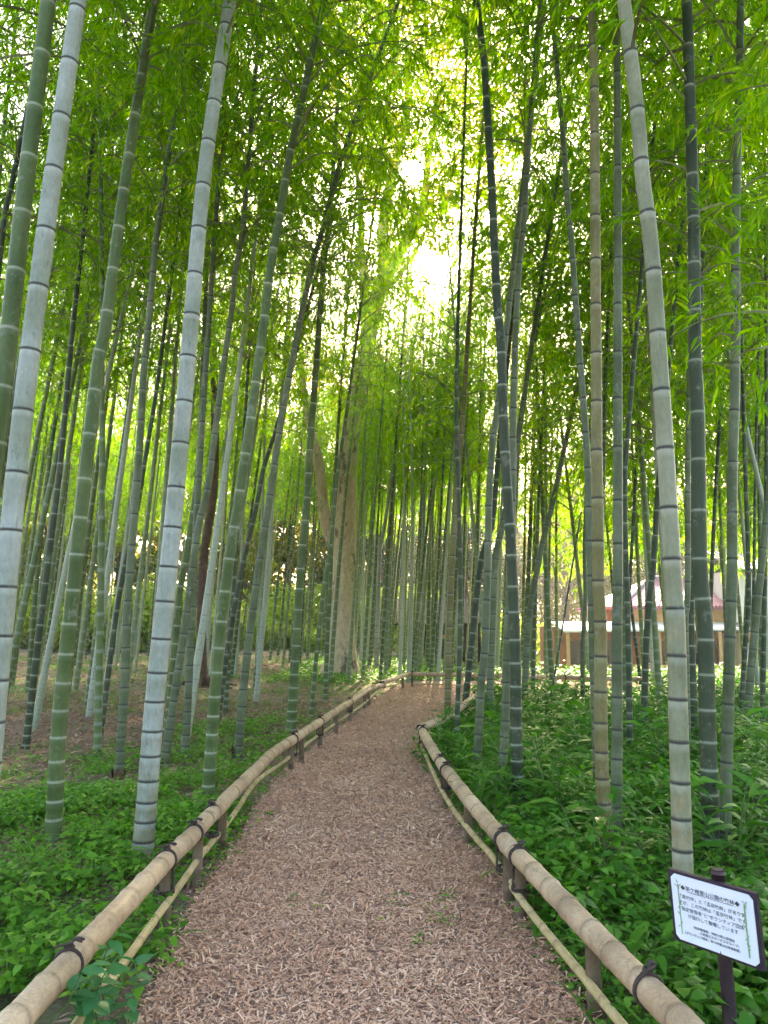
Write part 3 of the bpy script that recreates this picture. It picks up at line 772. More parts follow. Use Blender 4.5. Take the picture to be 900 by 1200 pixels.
def bg_tree(seed, H, R, mat, tall=False):
    g = np.random.default_rng(seed)
    cen, rad = [], []
    for _ in range(70):
        u = g.uniform(0, 1)
        z = H * (.05 + .93 * u)
        rr = R * (math.sin(math.pi * min(1, .12 + .86 * u)) ** .7 if not tall else (1.05 - u))
        a = g.uniform(0, 6.28); q = rr * g.uniform(.35, 1)
        cen.append(np.array([q * math.cos(a), q * math.sin(a), z])); rad.append(g.uniform(.16, .3) * R)
    V, Fc = blob_leaves(g, cen, rad, 230, (.14, .26), (.08, .14))
    mb = MB(); 
    zz = np.linspace(0, H * .85, 7)
    mb.tube(np.stack([.15 * np.sin(zz * .5), .1 * np.cos(zz * .7), zz], 1), np.linspace(.24, .05, 7), 8)
    for _ in range(9):
        a = g.uniform(0, 6.28); z0 = H * g.uniform(.3, .65); r = R * g.uniform(.4, .7)
        mb.tube(np.array([[0, 0, z0], [r * .5 * math.cos(a), r * .5 * math.sin(a), z0 + .6], [r * math.cos(a), r * math.sin(a), z0 + 1.6]]), [.08, .05, .02], 5)
    return np_mesh('crown', V, Fc, mat), mb.mesh('trunk', M['brown_bark'])
BT = [bg_tree(1, 10, 3.4, M['leaf_far']), bg_tree(2, 11, 3.8, M['leaf_yellow']), bg_tree(3, 9, 3.2, M['leaf_far']), bg_tree(4, 12, 3.0, M['leaf_conifer'], True), bg_tree(5, 9.5, 3.6, M['leaf_yellow'])]
g = np.random.default_rng(9)
kinds = {0: 'mid-green broad tree standing behind the thicket', 1: 'yellow-green broad tree lit from behind beyond the thicket', 2: 'low bushy green tree standing behind the thicket', 3: 'dark pointed conifer standing behind the thicket', 4: 'sunlit yellowish spreading tree beyond the thicket'}
spots = [(-31, 50, 1), (-26, 55, 0), (-22, 50, 4), (-18, 54, 2), (-14.5, 58, 1), (-10, 54, 4), (-7, 59, 0), (-3.5, 62, 1), (-.5, 56, 3), (3, 64, 4), (6.2, 60, 3), (9.5, 70, 2),
         (13, 74, 0), (17, 71, 4), (21, 75, 1), (25, 70, 0), (29, 74, 2), (34, 70, 4), (39, 75, 1), (-36, 56, 0), (-40, 62, 4), (-31, 64, 2), (-24, 66, 1), (-17, 68, 0), (-10, 70, 4), (-3, 73, 2), (4, 76, 0), (10, 80, 1), (18, 82, 2), (26, 83, 4), (35, 84, 0)]
for (x, y, k) in spots:
    x += g.normal(0, .5)
    t = thing('background_tree', kinds[k], 'tree', (x, y, float(gh(x, y)) - .05), (0, 0, g.uniform(0, 6.28)), 'trees beyond the bamboo grove')
    s = g.uniform(1.45, 1.9)
    obj('trunk', BT[k][1], t, scale=s); tag(obj('crown', BT[k][0], t, scale=s), kind='stuff')

# ------------------------------------------------------------------ low bamboo fences along the path
def rail_mesh(P, r, g, mat, n=14, gap=.24):
    P = catmull(P, 8); S = arclen(P)
    ss, rr, ln, tone = [0.0], [1], [0], [.5]
    s = g.uniform(.05, .15)
    while s < S[-1] - .03:
        tn = g.uniform()
        for a, b, c in ((-.03, 1, 0), (-.008, 1.05, .5), (0, 1.06, 1), (.008, 1.0, .3), (.02, .985, 0)):
            if s + a > ss[-1] + .001: ss.append(s + a); rr.append(b); ln.append(c); tone.append(tn)
        s += gap * g.uniform(.75, 1.25)
    if S[-1] > ss[-1] + .005: ss.append(S[-1]); rr.append(1); ln.append(0); tone.append(.5)
    Q = sample(P, S, np.array(ss)); Q[1:-1] += g.normal(0, r * .035, Q[1:-1].shape)
    V, Fq = tube_np(Q, r * np.array(rr), n)
    mb = MB(); mb.add(V, [tuple(q) for q in Fq])
    T, A, B = frames(Q)
    for e, sg in ((0, -1), (len(Q) - 1, 1)):      # cut ends: rim and hollow
        rim = [e * n + i for i in range(n)]
        o = len(mb.v)
        an = np.linspace(0, 2 * np.pi, n, endpoint=False)
        inner = Q[e] + .72 * r * (np.cos(an)[:, None] * A[e] + np.sin(an)[:, None] * B[e])
        deep = inner - T[e] * sg * .05
        mb.add(np.vstack([inner, deep]), [(i, (i + 1) % n, n + (i + 1) % n, n + i) for i in range(n)] + [tuple(n + i for i in range(n))], 1)
        for i in range(n):
            mb.f.append((rim[i], rim[(i + 1) % n], o + (i + 1) % n, o + i)); mb.m.append(0)
    me = mb.mesh('rail', [mat, M['hollow']], True)
    at = me.color_attributes.new('nodes', 'FLOAT_COLOR', 'POINT')
    k = len(ss) * n; c = np.zeros((len(mb.v), 4), np.float32); c[:, 3] = 1; c[:, 2] = .5
    c[:k, 0] = np.repeat(ln, n); c[:k, 2] = np.repeat(tone, n)
    at.data.foreach_set('color', c.ravel())
    return me
def lashing_mesh(axis, r, g, loops=3, drop=0.0, side=None, ears=True):
    """dark rope wound round a rail, down the post, with a knot"""
    mb = MB()
    ax = nrm(np.asarray(axis, float)); up = np.array([0, 0, 1.]); sd = nrm(np.cross(ax, up)); u2 = np.cross(sd, ax)
    for k in range(loops):
        an = np.linspace(0, 2 * np.pi, 19); sk = g.normal(0, .006)
        off = (k - (loops - 1) / 2) * .0105
        P = ax * (off + sk * np.cos(an))[:, None] + (r + .003) * (np.cos(an)[:, None] * sd + np.sin(an)[:, None] * u2)
        mb.tube(P, .0048, 6, cap=False)
    if drop:
        for q in (-1, 1):
            P = np.array([sd * r * .6 * q, sd * .037 * q - up * drop * .5, sd * .034 * q - up * drop, ax * .02 - up * (drop + .02)])
            mb.tube(catmull(P, 5), .006, 6)
        for k in range(2):
            an = np.linspace(0, 2 * np.pi, 15)
            mb.tube(np.stack([.042 * np.cos(an), .042 * np.sin(an), -drop - .012 * k + 0 * an], 1), .0055, 6, cap=False)
    kp = u2 * (r + .008)
    mb.tube(kp + np.array([ax * -.02, sd * .012, ax * .02, sd * -.012, ax * -.015]) * 1.0 + up * .003, .009, 6)
    if ears:
        for q in (-1, 1, .4):
            mb.tube(catmull(np.array([kp, kp + up * .022 + ax * .02 * q + sd * .015, kp + ax * .035 * q + sd * .04 * (1 if q > 0 else -1) + up * .012]), 4), [.005] * 8 + [.003], 5)
    return mb.mesh('rope_lashing', M['rope'], True)
def fence(label, tops, lows, lash, posts, zr=.33, zl=.16, rt=.047, rl=.018, seed=0):
    g = np.random.default_rng(seed)
    first = gp(*tops[0][len(tops[0]) // 2], zr); first[2] = 0
    t = thing('bamboo_fence', label, 'fence', first)
    lines = []
    for pc in tops:
        P = np.array([gp(px, py, zr + (dz if dz else 0)) for (px, py, dz) in [(*q, 0) if len(q) == 2 else q for q in pc]])
        lines.append(catmull(P, 8))
        obj('rail', rail_mesh(P - first, rt, g, M['rail']), t)
    for pc in lows:
        P = np.array([gp(px, py, zl) for (px, py) in pc])
        P[:, 2] += g.normal(0, .006, len(P))
        obj('lower_rail', rail_mesh(P - first, rl, g, M['thin_rail'], 8, .2), t)
    allp = np.vstack(lines)
    for (px, py, drop) in lash:
        p = gp(px, py, zr); i = int(np.argmin(np.linalg.norm(allp - p, axis=1)))
        p = allp[i]; ax = allp[min(i + 1, len(allp) - 1)] - allp[max(i - 1, 0)]
        obj('rope_lashing', lashing_mesh(ax, rt, g, 3 if drop else 2, drop), t, p - first)
    for (px, py, dx) in posts:
        p = gp(px, py, zr); i = int(np.argmin(np.linalg.norm(allp - p, axis=1)))
        p = allp[i].copy(); p[0] += dx; top = zr - rt * .55 if abs(dx) < .02 else zr + .02
        mb = MB()
        zz = np.array([-.12, -.0, .1, .108, .116, top])
        mb.tube(np.stack([g.normal(0, .002, 6), g.normal(0, .002, 6), zz], 1), np.array([.031, .031, .030, .033, .030, .029]), 10)
        obj('post', mb.mesh('post', M['post'], True), t, (p[0] - first[0], p[1] - first[1], 0))
    return t
fence('low bamboo rail fence with creeper leaves and a bent top rail',
      [[(-45, 1266), (15, 1200), (80, 1130), (150, 1056), (195, 1008), (227, 977), (249, 953)],
       [(247, 956), (280, 922), (304, 898), (318, 884), (346, 865)],
       [(344, 866.5), (375, 846), (410, 823), (432, 808), (449, 803)],
       [(446, 800.5), (460, 796), (479, 789.5)]],
      [[(60, 1240), (100, 1185), (140, 1135), (195, 1060), (215, 1030), (240, 995)], [(238, 998), (272, 955), (300, 917), (330, 895), (360, 872)], [(358, 873), (395, 847), (425, 825), (447, 808), (474, 799)]],
      [(80, 1130, 0), (195, 1008, .14), (227, 977, 0), (249, 954, .12), (345, 866, .14), (375, 846, .14), (410, 823, .12), (447, 802, 0)],
      [(193, 1010, 0), (232, 972, 0), (262, 940, 0), (343, 867, -.01), (350, 862, .01), (375, 846, 0), (392, 834, 0), (410, 823, 0), (427, 811, 0), (433, 808, 0), (473, 792, 0)], seed=1)
fence('low bamboo rail fence with knotted lashings beside the sign',
      [[(875, 1280), (800, 1200), (760, 1160), (700, 1099), (650, 1047), (597, 993)], [(601, 997), (560, 950), (519, 898)], [(522, 902), (508, 880), (494, 855)]],
      [[(790, 1275), (722, 1192), (665, 1122), (625, 1072), (600, 1040)], [(603, 1036), (580, 1010), (545, 967), (520, 932), (500, 890), (492, 866)]],
      [(758, 1158, 0), (606, 1002, .14), (588, 983, .14), (522, 903, .12), (515, 893, 0), (495, 857, .1)],
      [(592, 988, 0), (606, 1002, .0), (522, 902, 0), (547, 937, 0), (497, 862, 0), (690, 1089, 0)], seed=2)
fence('short bamboo rail fence turning off at the path corner',
      [[(491, 853), (520, 843), (537, 831), (554, 818), (560, 811), (578, 803)]], [[(497, 866), (520, 857), (537, 846), (554, 831), (574, 815)]],
      [(530, 837, .12), (556, 816, .12)], [(500, 850, 0), (530, 837, 0), (556, 816, 0)], seed=3)
fence('bamboo rail fence crossing the far end of the path',
      [[(478, 790), (520, 790.5), (589, 792)], [(587, 791.8), (625, 793), (662, 794)], [(660, 793.8), (700, 795), (760, 796)]], [[(484, 801), (520, 802.5), (589, 804)], [(590, 804), (660, 806), (740, 808)]],
      [(482, 790, .12), (530, 791, .12), (589, 792, .12), (661, 794, .12)], [(483, 790, 0), (530, 791, 0), (589, 792, 0), (661, 794, 0), (720, 795.3, 0)], seed=4)

# ------------------------------------------------------------------ information sign
SG = np.array([1.11, 2.759, .517])
sg = thing('information_sign', 'small white information board in dark frame on a purple-brown post', 'sign', (SG[0], SG[1], 0))
rz, rx = -.931, .087
Rm = Matrix.Rotation(rz, 4, 'Z') @ Matrix.Rotation(rx, 4, 'X')
board_q = Rm.to_quaternion(); bl = (0, 0, SG[2])
BW, BH = .32, .2406
mb = MB(); mb.box((-BW / 2, 0, -BH / 2), (BW / 2, .016, BH / 2)); fr = obj('frame', mb.mesh('frame', M['sign_frame']), sg, bl, quat=board_q)
w, h, cc = BW / 2 - .012, BH / 2 - .010, .014
mb = MB()
pts2 = [(-w + cc, -h), (w - cc, -h), (w, -h + cc), (w, h - cc), (w - cc, h), (-w + cc, h), (-w, h - cc), (-w, -h + cc)]
mb.add([(x, -.004, z) for x, z in pts2] + [(x, .002, z) for x, z in pts2], [tuple(range(8))] + [(i, i + 8, (i + 1) % 8 + 8, (i + 1) % 8) for i in range(8)])
panel = obj('panel', mb.mesh('panel', M['sign_white']), sg, bl, quat=board_q)
off = Rm @ Vector((.012, .022, 0))
mb = MB()
mb.tube(np.array([[off.x + .018, off.y, -.15], [off.x + .01, off.y, .3], [off.x, off.y, SG[2] + BH / 2 + .022]]), [.023, .023, .022], 10)
mb.tube(np.array([[off.x, off.y, SG[2] + BH / 2 + .02], [off.x, off.y, SG[2] + BH / 2 + .033]]), [.026, .02], 10)
obj('post', mb.mesh('post', M['sign_post'], True), sg)
mb = MB()
for zz_ in (.05, -.05):
    mb.box((-.035, .016, zz_ - .012), (.055, .0225, zz_ + .012))
obj('bracket', mb.mesh('bracket', M['sign_post']), sg, bl, quat=board_q)
def sign_text(body, x, z, size, align='CENTER', bold=0.0):
    cu = bpy.data.curves.new('lettering', 'FONT'); cu.body = body; cu.size = size; cu.align_x = align; cu.offset = bold * .4
    cu.resolution_u = 3
    o = bpy.data.objects.new('lettering', cu); COL.objects.link(o)
    bpy.context.view_layer.update()
    me = bpy.data.meshes.new_from_object(o.evaluated_get(bpy.context.evaluated_depsgraph_get()))
    bpy.data.objects.remove(o); bpy.data.curves.remove(cu)
    me.transform(Matrix.Translation((x, -.0062, z)) @ Matrix.Rotation(math.pi / 2, 4, 'X'))
    me.materials.clear(); me.materials.append(M['ink'])
    obj('lettering', me, panel)
sign_text('◆茅ケ崎里山公園の竹林◆', -.004, .0655, .0178, bold=.0003)
mb = MB(); mb.box((-.085, -.0068, .0612), (.08, -.0052, .0620)); obj('underline', mb.mesh('underline', M['ink']), panel)
for k, s_ in enumerate(('「真竹林」と「孟宗竹林」がありま', 'すが、この竹林は「孟宗竹林」です', '“指定管理者”と“ボランティア団体”', 'が協働して整備しています')):
    sign_text(s_, -.002, .036 - .0205 * k, .0152, bold=.0002)
sign_text('（指定管理者：神奈川県公園協会', -.083, -.056, .0104, 'LEFT', .0004)
sign_text('小田急ビルサービスグループ）', .092, -.069, .0104, 'RIGHT', .0004)
sign_text('（ボランティア団体：茅ケ崎里山公園倶楽部）', .094, -.083, .0100, 'RIGHT', .0004)
def sign_bamboo(x, z0, z1, seed, wd):     # printed bamboo stalks with leaves at both sides of the text
    g = np.random.default_rng(seed); mb = MB()
    zz_ = z0
    while zz_ < z1:
        e = min(z1, zz_ + .032)
        mb.box((x - wd / 2, -.0066, zz_), (x + wd / 2, -.0050, e - .0015)); zz_ = e
        for q in range(3):
            a = g.uniform(-2.8, -.3) if q % 2 else g.uniform(.2, 2.9)
            L = g.uniform(.010, .02); dx, dz = math.cos(a) * L, math.sin(a) * L
            nx, nz = -math.sin(a) * .0016, math.cos(a) * .0016
            mb.add([(x, -.0064, e), (x + dx * .5 + nx, -.0064, e + dz * .5 + nz), (x + dx, -.0064, e + dz), (x + dx * .5 - nx, -.0064, e + dz * .5 - nz)], [(0, 1, 2, 3)])
    obj('printed_bamboo', mb.mesh('printed_bamboo', M['ink_green']), panel)
sign_bamboo(-.122, -.088, .080, 1, .002); sign_bamboo(.118, -.090, .078, 2, .0042)

# ------------------------------------------------------------------ ground plants
def scatter(n, xr, yr, keep, g):
    p = np.stack([g.uniform(*xr, n), g.uniform(*yr, n)], 1)
    q = p + g.normal(0, .05, p.shape)
    p = p[~inside(q, poly)]
    return p[keep(p)]
def fbm(p, s, seed=0):
    v = 0
    for k, (a, f) in enumerate(((1, 1), (.55, 2.3), (.35, 4.9), (.2, 9.7))):
        v = v + a * np.sin(p[:, 0] * s * f + 1.7 * k + seed) * np.cos(p[:, 1] * s * f * 1.13 + 2.1 * k + seed * 1.3 + np.sin(p[:, 0] * s * f * .7))
    return v
def herb_leaves(p, g, k, H, L, W, tilt, jit, droop=.2, six=True, fold=.15):
    n = len(p); pl = np.repeat(np.arange(n), k)
    hh = np.repeat(g.uniform(*H, n), k) * g.uniform(.35, 1, n * k)
    az = g.uniform(0, 6.28, n * k); el = g.uniform(*tilt, n * k)
    D = np.stack([np.cos(az) * np.cos(el), np.sin(az) * np.cos(el), np.sin(el)], 1)
    base = np.stack([p[pl, 0], p[pl, 1], gh(p[pl, 0], p[pl, 1]) + hh], 1) + g.normal(0, 1, (n * k, 3)) * np.array([jit, jit, jit * .3]) + D * .015
    Nn = nrm(np.array([0, 0, 1.]) + g.normal(0, .3, (n * k, 3)))
    return leaves_np(base, D, Nn, g.uniform(*L, n * k), g.uniform(*W, n * k), droop, fold, six)
def merge(parts):
    V, Fs, o = [], [], 0
    for v, f in parts:
        V.append(v); Fs.append(f + o); o += len(v)
    return np.vstack(V), np.vstack(Fs)
g = np.random.default_rng(21)
fx = lambda y: np.interp(y, [1, 2.5, 4.1, 6, 9, 13, 15, 18, 22], [-1.5, -1.26, -1.1, -1.1, -1.25, -.75, -.1, .5, .5])      # fence line, creeper side
gx = lambda y: np.interp(y, [1, 2.4, 4.5, 6.5, 8.7, 13.4, 18], [1.0, .85, .72, .5, .42, 1.6, 2.6])                        # fence line, sign side
left = lambda p: p[:, 0] < fx(p[:, 1]) + .25
right = lambda p: p[:, 0] > gx(p[:, 1]) - .18
# low herbs, creeper side: thick by the fence, then in patches
parts = []
def keepL(p):
    d = fx(p[:, 1]) - p[:, 0]
    lim = .8 - .42 * np.maximum(0, d - .4) - .10 * np.maximum(0, p[:, 1] - 6.5)
    return left(p) & (fbm(p, 1.1) * .75 < lim + .1) & ((d > .05) | (g.random(len(p)) < .3))
p = scatter(7500, (-4.6, -.5), (1.8, 6.8), keepL, g); hm = .5 + .9 * np.clip(fbm(p, 2.1, 7) * .5 + .5, 0, 1)
a_ = hm > .95
parts.append(herb_leaves(p[~a_], g, 6, (.015, .09), (.022, .045), (.016, .032), (-.1, .5), .035)); parts.append(herb_leaves(p[a_], g, 6, (.04, .2), (.04, .08), (.026, .05), (-.2, .6), .045, .35))
p = scatter(900, (-4.6, -.5), (1.8, 8), keepL, g); parts.append(herb_leaves(p, g, 7, (.0, .05), (.12, .28), (.004, .009), (.5, 1.3), .02, .45))
p = scatter(9000, (-8, -.3), (6.8, 12), lambda q: keepL(q) & (fbm(q, 1.3, 3) < .55), g); parts.append(herb_leaves(p, g, 5, (.02, .12), (.035, .07), (.022, .045), (-.1, .6), .05, six=False))
tag(obj('low_herbs', np_mesh('low_herbs', *merge(parts), M['ivy'])), 'low bright green herbs covering the soil by the creeper fence', 'ground cover', kind='stuff')
# thin grass further back
p = scatter(16000, (-14, 1), (7, 34), lambda q: left(q) & (fbm(q, .8, 5) > -.15), g)
parts = [herb_leaves(p, g, 4, (.0, .03), (.06, .18), (.005, .012), (.5, 1.3), .05, .35, six=False)]
p = scatter(7000, (-3, 6), (19.3, 34), lambda q: fbm(q, .7, 2) > -.6, g); parts.append(herb_leaves(p, g, 5, (.02, .16), (.07, .16), (.03, .05), (0, .8), .07, six=False))
tag(obj('thin_grass', np_mesh('thin_grass', *merge(parts), M['ivy'])), 'thin short grass and seedlings in the leaf litter of the grove', 'grass', kind='stuff')
# dry leaves
p = scatter(42000, (-16, 1), (2, 34), left, g); n = len(p)
az = g.uniform(0, 6.28, n); el = g.normal(0, .2, n)
D = np.stack([np.cos(az), np.sin(az), el], 1); P = np.stack([p[:, 0], p[:, 1], gh(p[:, 0], p[:, 1]) + g.uniform(.006, .03, n)], 1)
kk = np.where(p[:, 1] > 9, 1.7, 1.0)
q_ = scatter(34000, (-9, -1), (4.5, 15), left, g); m_ = len(q_)
aa = g.uniform(0, 6.28, m_); Dq = np.stack([np.cos(aa), np.sin(aa), g.normal(0, .25, m_)], 1); Pq = np.stack([q_[:, 0], q_[:, 1], gh(q_[:, 0], q_[:, 1]) + g.uniform(.006, .035, m_)], 1)
extra = leaves_np(Pq, Dq, nrm(g.normal(0, .35, (m_, 3)) + [0, 0, 1]), g.uniform(.05, .12, m_), g.uniform(.01, .022, m_), .05, .1, False)
parts = [extra, leaves_np(P, D, nrm(g.normal(0, .3, (n, 3)) + [0, 0, 1]), g.uniform(.05, .11, n) * kk, g.uniform(.01, .022, n) * kk, .05, .1, False)]
p = np.stack([g.uniform(-1.6, 1.4, 420), g.uniform(2, 14, 420)], 1); p = p[inside(p, poly)]; n = len(p)
az = g.uniform(0, 6.28, n); D = np.stack([np.cos(az), np.sin(az), g.normal(0, .15, n)], 1); P = np.stack([p[:, 0], p[:, 1], np.full(n, .066)], 1)
parts.append(leaves_np(P, D, nrm(g.normal(0, .3, (n, 3)) + [0, 0, 1]), g.uniform(.05, .10, n), g.uniform(.01, .018, n), .05, .1, False))
p = scatter(9000, (.5, 9), (2, 16), right, g); n = len(p)
az = g.uniform(0, 6.28, n); D = np.stack([np.cos(az), np.sin(az), g.normal(0, .2, n)], 1); P = np.stack([p[:, 0], p[:, 1], gh(p[:, 0], p[:, 1]) + .012], 1)
parts.append(leaves_np(P, D, nrm(g.normal(0, .3, (n, 3)) + [0, 0, 1]), g.uniform(.05, .11, n), g.uniform(.01, .022, n), .05, .1, False))
tag(obj('leaf_litter', np_mesh('leaf_litter', *merge(parts), M['litter'])), 'dry brown bamboo leaves lying on the grove floor', 'leaf litter', kind='stuff')
# undergrowth, sign side
parts = []
p = scatter(5200, (.5, 4.2), (1.6, 6.4), right, g); a_ = fbm(p, 1.9, 4) > .15
parts.append(herb_leaves(p[~a_], g, 8, (.04, .2), (.03, .06), (.02, .036), (-.15, .6), .045)); parts.append(herb_leaves(p[a_], g, 8, (.08, .36), (.05, .10), (.03, .058), (-.25, .7), .055, .35))
p = scatter(1100, (.5, 4.2), (1.6, 6.4), right, g); parts.append(herb_leaves(p, g, 6, (.0, .1), (.16, .38), (.006, .013), (.4, 1.3), .02, .5))
p = scatter(6500, (.3, 7.5), (6.4, 12.5), right, g); parts.append(herb_leaves(p, g, 7, (.06, .3), (.07, .16), (.022, .045), (-.1, .9), .06, .3))
p = scatter(8500, (.8, 14), (12.5, 24), right, g); parts.append(herb_leaves(p, g, 6, (.06, .32), (.10, .2), (.035, .06), (-.1, .9), .08, .3, six=False))
p = scatter(6000, (4, 22), (23, 31), right, g); parts.append(herb_leaves(p, g, 6, (.1, .7), (.12, .26), (.05, .08), (-.1, .9), .1, .3, six=False))
tag(obj('leafy_undergrowth', np_mesh('leafy_undergrowth', *merge(parts), M['herb'])), 'dense leafy green undergrowth behind the sign-side fence', 'undergrowth', kind='stuff')
# green weeds growing out of the chips and at the path edge
pe = np.array([gp(px + g.normal(0, 9), py + g.normal(0, 7))[:2] for px, py in [(485, 1112)] * 9 + [(510, 1090)] * 8 + [(470, 1075)] * 5 + [(350, 1065)] * 3 + [(520, 1065)] * 5])
Vw, Fw = herb_leaves(pe, g, 4, (.03, .05), (.02, .045), (.008, .016), (-.1, .5), .02); Vw[:, 2] += .02
tag(obj('path_weeds', np_mesh('path_weeds', Vw, Fw, M['ivy'])), 'small green leaf scraps lying on the wood chips', 'weeds', kind='stuff')

# broad-leaved clumps that stand out of the undergrowth
def clump(seed, n, L, W, H, mat, lean=.5, name='foliage'):
    g = np.random.default_rng(seed)
    st = MB(); P, D, LL, WW = [], [], [], []
    for _ in range(n):
        a = g.uniform(0, 6.28); h = g.uniform(*H); ln = g.uniform(.1, lean)
        d = np.array([math.cos(a), math.sin(a), 0])
        t = np.linspace(0, 1, 5)
        pts = d * (ln * h * t ** 1.6)[:, None] + np.array([0, 0, 1.]) * (h * t)[:, None] + d * .03
        st.tube(pts, np.linspace(.005, .002, 5), 4)
        S_ = arclen(pts)
        for q in np.linspace(.35, 1, g.integers(5, 8)):
            p = sample(pts, S_, q * S_[-1]); b_ = g.uniform(0, 6.28)
            P.append(p); D.append(np.array([math.cos(b_), math.sin(b_), g.uniform(.1, .8)])); LL.append(g.uniform(*L)); WW.append(g.uniform(*W))
    k = len(P)
    V, Fc = leaves_np(np.array(P), np.array(D), nrm(g.normal(0, .2, (k, 3)) + [0, 0, 1]), np.array(LL), np.array(WW), .35, .15)
    return np_mesh('foliage', V, Fc, mat), st.mesh('stem', M['stem'])
CL = [clump(40 + k, 7, (.17, .30), (.03, .05), (.25, .5), M['herb']) for k in range(4)]
spots = []
tries = 0
while len(spots) < 100 and tries < 5000:
    tries += 1
    p = np.array([g.uniform(.6, 7.5), g.uniform(4.4, 14)])
    px, py = to_px(np.array([p[0], p[1], 0]))
    if px > 920 or not right(p[None] - [[.3, 0]])[0] or inside(p[None], poly)[0]: continue
    if any(np.hypot(*(p - q)) < .3 for q in spots) or any(np.hypot(*(p - q)) < .16 for q in HAND_BASES): continue
    spots.append(p)
for p in spots:
    t = thing('leafy_plant', 'clump of long glossy lance-shaped leaves in the undergrowth', 'plant', (p[0], p[1], float(gh(*p))), (0, 0, g.uniform(0, 6.28)), 'lance-leaved plants in the undergrowth')
    f_, s_ = CL[g.integers(4)]; sc = g.uniform(.75, 1.35)
    tag(obj('foliage', f_, t, scale=sc), kind='stuff'); tag(obj('stem', s_, t, scale=sc), kind='stuff')
p = gp(618, 930)
t = thing('pale_grass_tuft', 'pale straw-yellow tuft of drooping grass beside the strong dark bamboo', 'grass tuft', p)
gg = np.random.default_rng(3)
n = 40; az = gg.uniform(-1.2, 1.2, n); el = gg.uniform(.3, 1.1, n)
D = np.stack([np.cos(az) * np.cos(el), np.sin(az) * np.cos(el), np.sin(el)], 1)
V, Fc = leaves_np(gg.normal(0, .02, (n, 3)) * [1, 1, 0] + [0, 0, .1], D, nrm(gg.normal(0, .2, (n, 3)) + [0, 0, 1]), gg.uniform(.16, .34, n), gg.uniform(.008, .014, n), .55, .1)
tag(obj('blade', np_mesh('blade', V, Fc, M['grass_pale']), t), kind='stuff')

# creeper over the rail and broad-leaved weed: every leaf its own piece
def leaf_piece(mat, seed):
    g = np.random.default_rng(seed)
    n = 7; t = np.linspace(0, 1, n); wd = .42 * np.sin(np.pi * np.clip(t, .04, 1) ** .75) * (1 - .15 * t)
    V = []
    for i in range(n):
        z = -.22 * t[i] ** 2
        V += [(-wd[i], t[i], z + .12 * wd[i]), (0, t[i], z - .02), (wd[i], t[i], z + .12 * wd[i])]
    Fq = []
    for i in range(n - 1):
        a = 3 * i
        Fq += [(a, a + 1, a + 4, a + 3), (a + 1, a + 2, a + 5, a + 4)]
    return np_mesh('leaf', np.array(V), np.array(Fq), mat, True)
LEAF = {'creeper': leaf_piece(M['creeper'], 1), 'herb': leaf_piece(M['herb'], 2)}
def leafy_stem(name, label, cat, paths, leafmat, size, seed, every=.05):
    g = np.random.default_rng(seed)
    base = paths[0][0].copy(); base[2] = 0
    t = thing(name, label, cat, base)
    st = MB()
    for P in paths:
        P = catmull(P - base, 6); S_ = arclen(P)
        st.tube(P, np.linspace(.003, .0015, len(P)), 5)
        for k, q in enumerate(np.arange(.06, S_[-1], every)):
            p = sample(P, S_, q); a = g.uniform(0, 6.28) if k % 2 else g.uniform(-2.5, -.6)
            s = g.uniform(*size)
            obj('leaf', LEAF[leafmat], t, p, (g.uniform(-.5, .6), g.uniform(-.4, .4), a), (s, s, s))
    obj('stem', st.mesh('stem', M['stem']), t)
def q3(px, py, z): return gp(px, py, z)
leafy_stem('creeper', 'broad-leaved creeper scrambling over the lower bamboo rail', 'creeper', [
    np.array([q3(135, 1225, 0), q3(125, 1185, .10), q3(118, 1150, .22), q3(125, 1112, .36), q3(135, 1092, .42)]),
    np.array([q3(150, 1225, 0), q3(150, 1180, .12), q3(160, 1150, .22), q3(158, 1125, .30)]),
    np.array([q3(105, 1230, 0), q3(92, 1190, .16), q3(84, 1168, .28), q3(96, 1138, .40)]),
    np.array([q3(120, 1228, 0), q3(112, 1180, .2), q3(118, 1150, .34), q3(140, 1118, .42)])], 'creeper', (.045, .08), 4, .024)
leafy_stem('broad_leaved_weed', 'dark broad-leaved weed beside the thickest pale bamboo', 'weed', [
    np.array([q3(725, 1135, 0), q3(722, 1110, .12), q3(718, 1080, .24)]), np.array([q3(730, 1135, 0), q3(745, 1105, .14), q3(755, 1085, .24)]),
    np.array([q3(720, 1140, 0), q3(700, 1110, .12), q3(690, 1085, .2)])], 'herb', (.06, .11), 6, .045)
leafy_stem('rail_side_weed', 'green weed growing under the sign-side rail where it is lashed', 'weed', [
    np.array([q3(590, 1035, 0), q3(592, 1020, .08), q3(588, 1005, .14)]), np.array([q3(640, 1110, 0), q3(648, 1080, .08), q3(640, 1065, .14)]),
    np.array([q3(655, 1130, 0), q3(662, 1100, .1), q3(668, 1085, .14)])], 'herb', (.035, .06), 7, .035)

# ------------------------------------------------------------------ house, storehouse, hut
GZ = -1.25
hs = thing('house', 'low house with pinkish tiled roof and wooden veranda beyond the bamboo', 'house', (11, 33, GZ))
def part(name, mb, mats, parent, smooth=False): return obj(name, mb.mesh(name, mats, smooth), parent)
mb = MB(); mb.box((-.6, 0, 0), (3.5, 6, 3.4)); wall = part('wall', mb, M['wood_red'], hs)
mb = MB(); mb.box((-.66, -.06, 2.75), (3.56, -.003, 3.35)); part('upper_wall_band', mb, M['wood_pale'], hs)
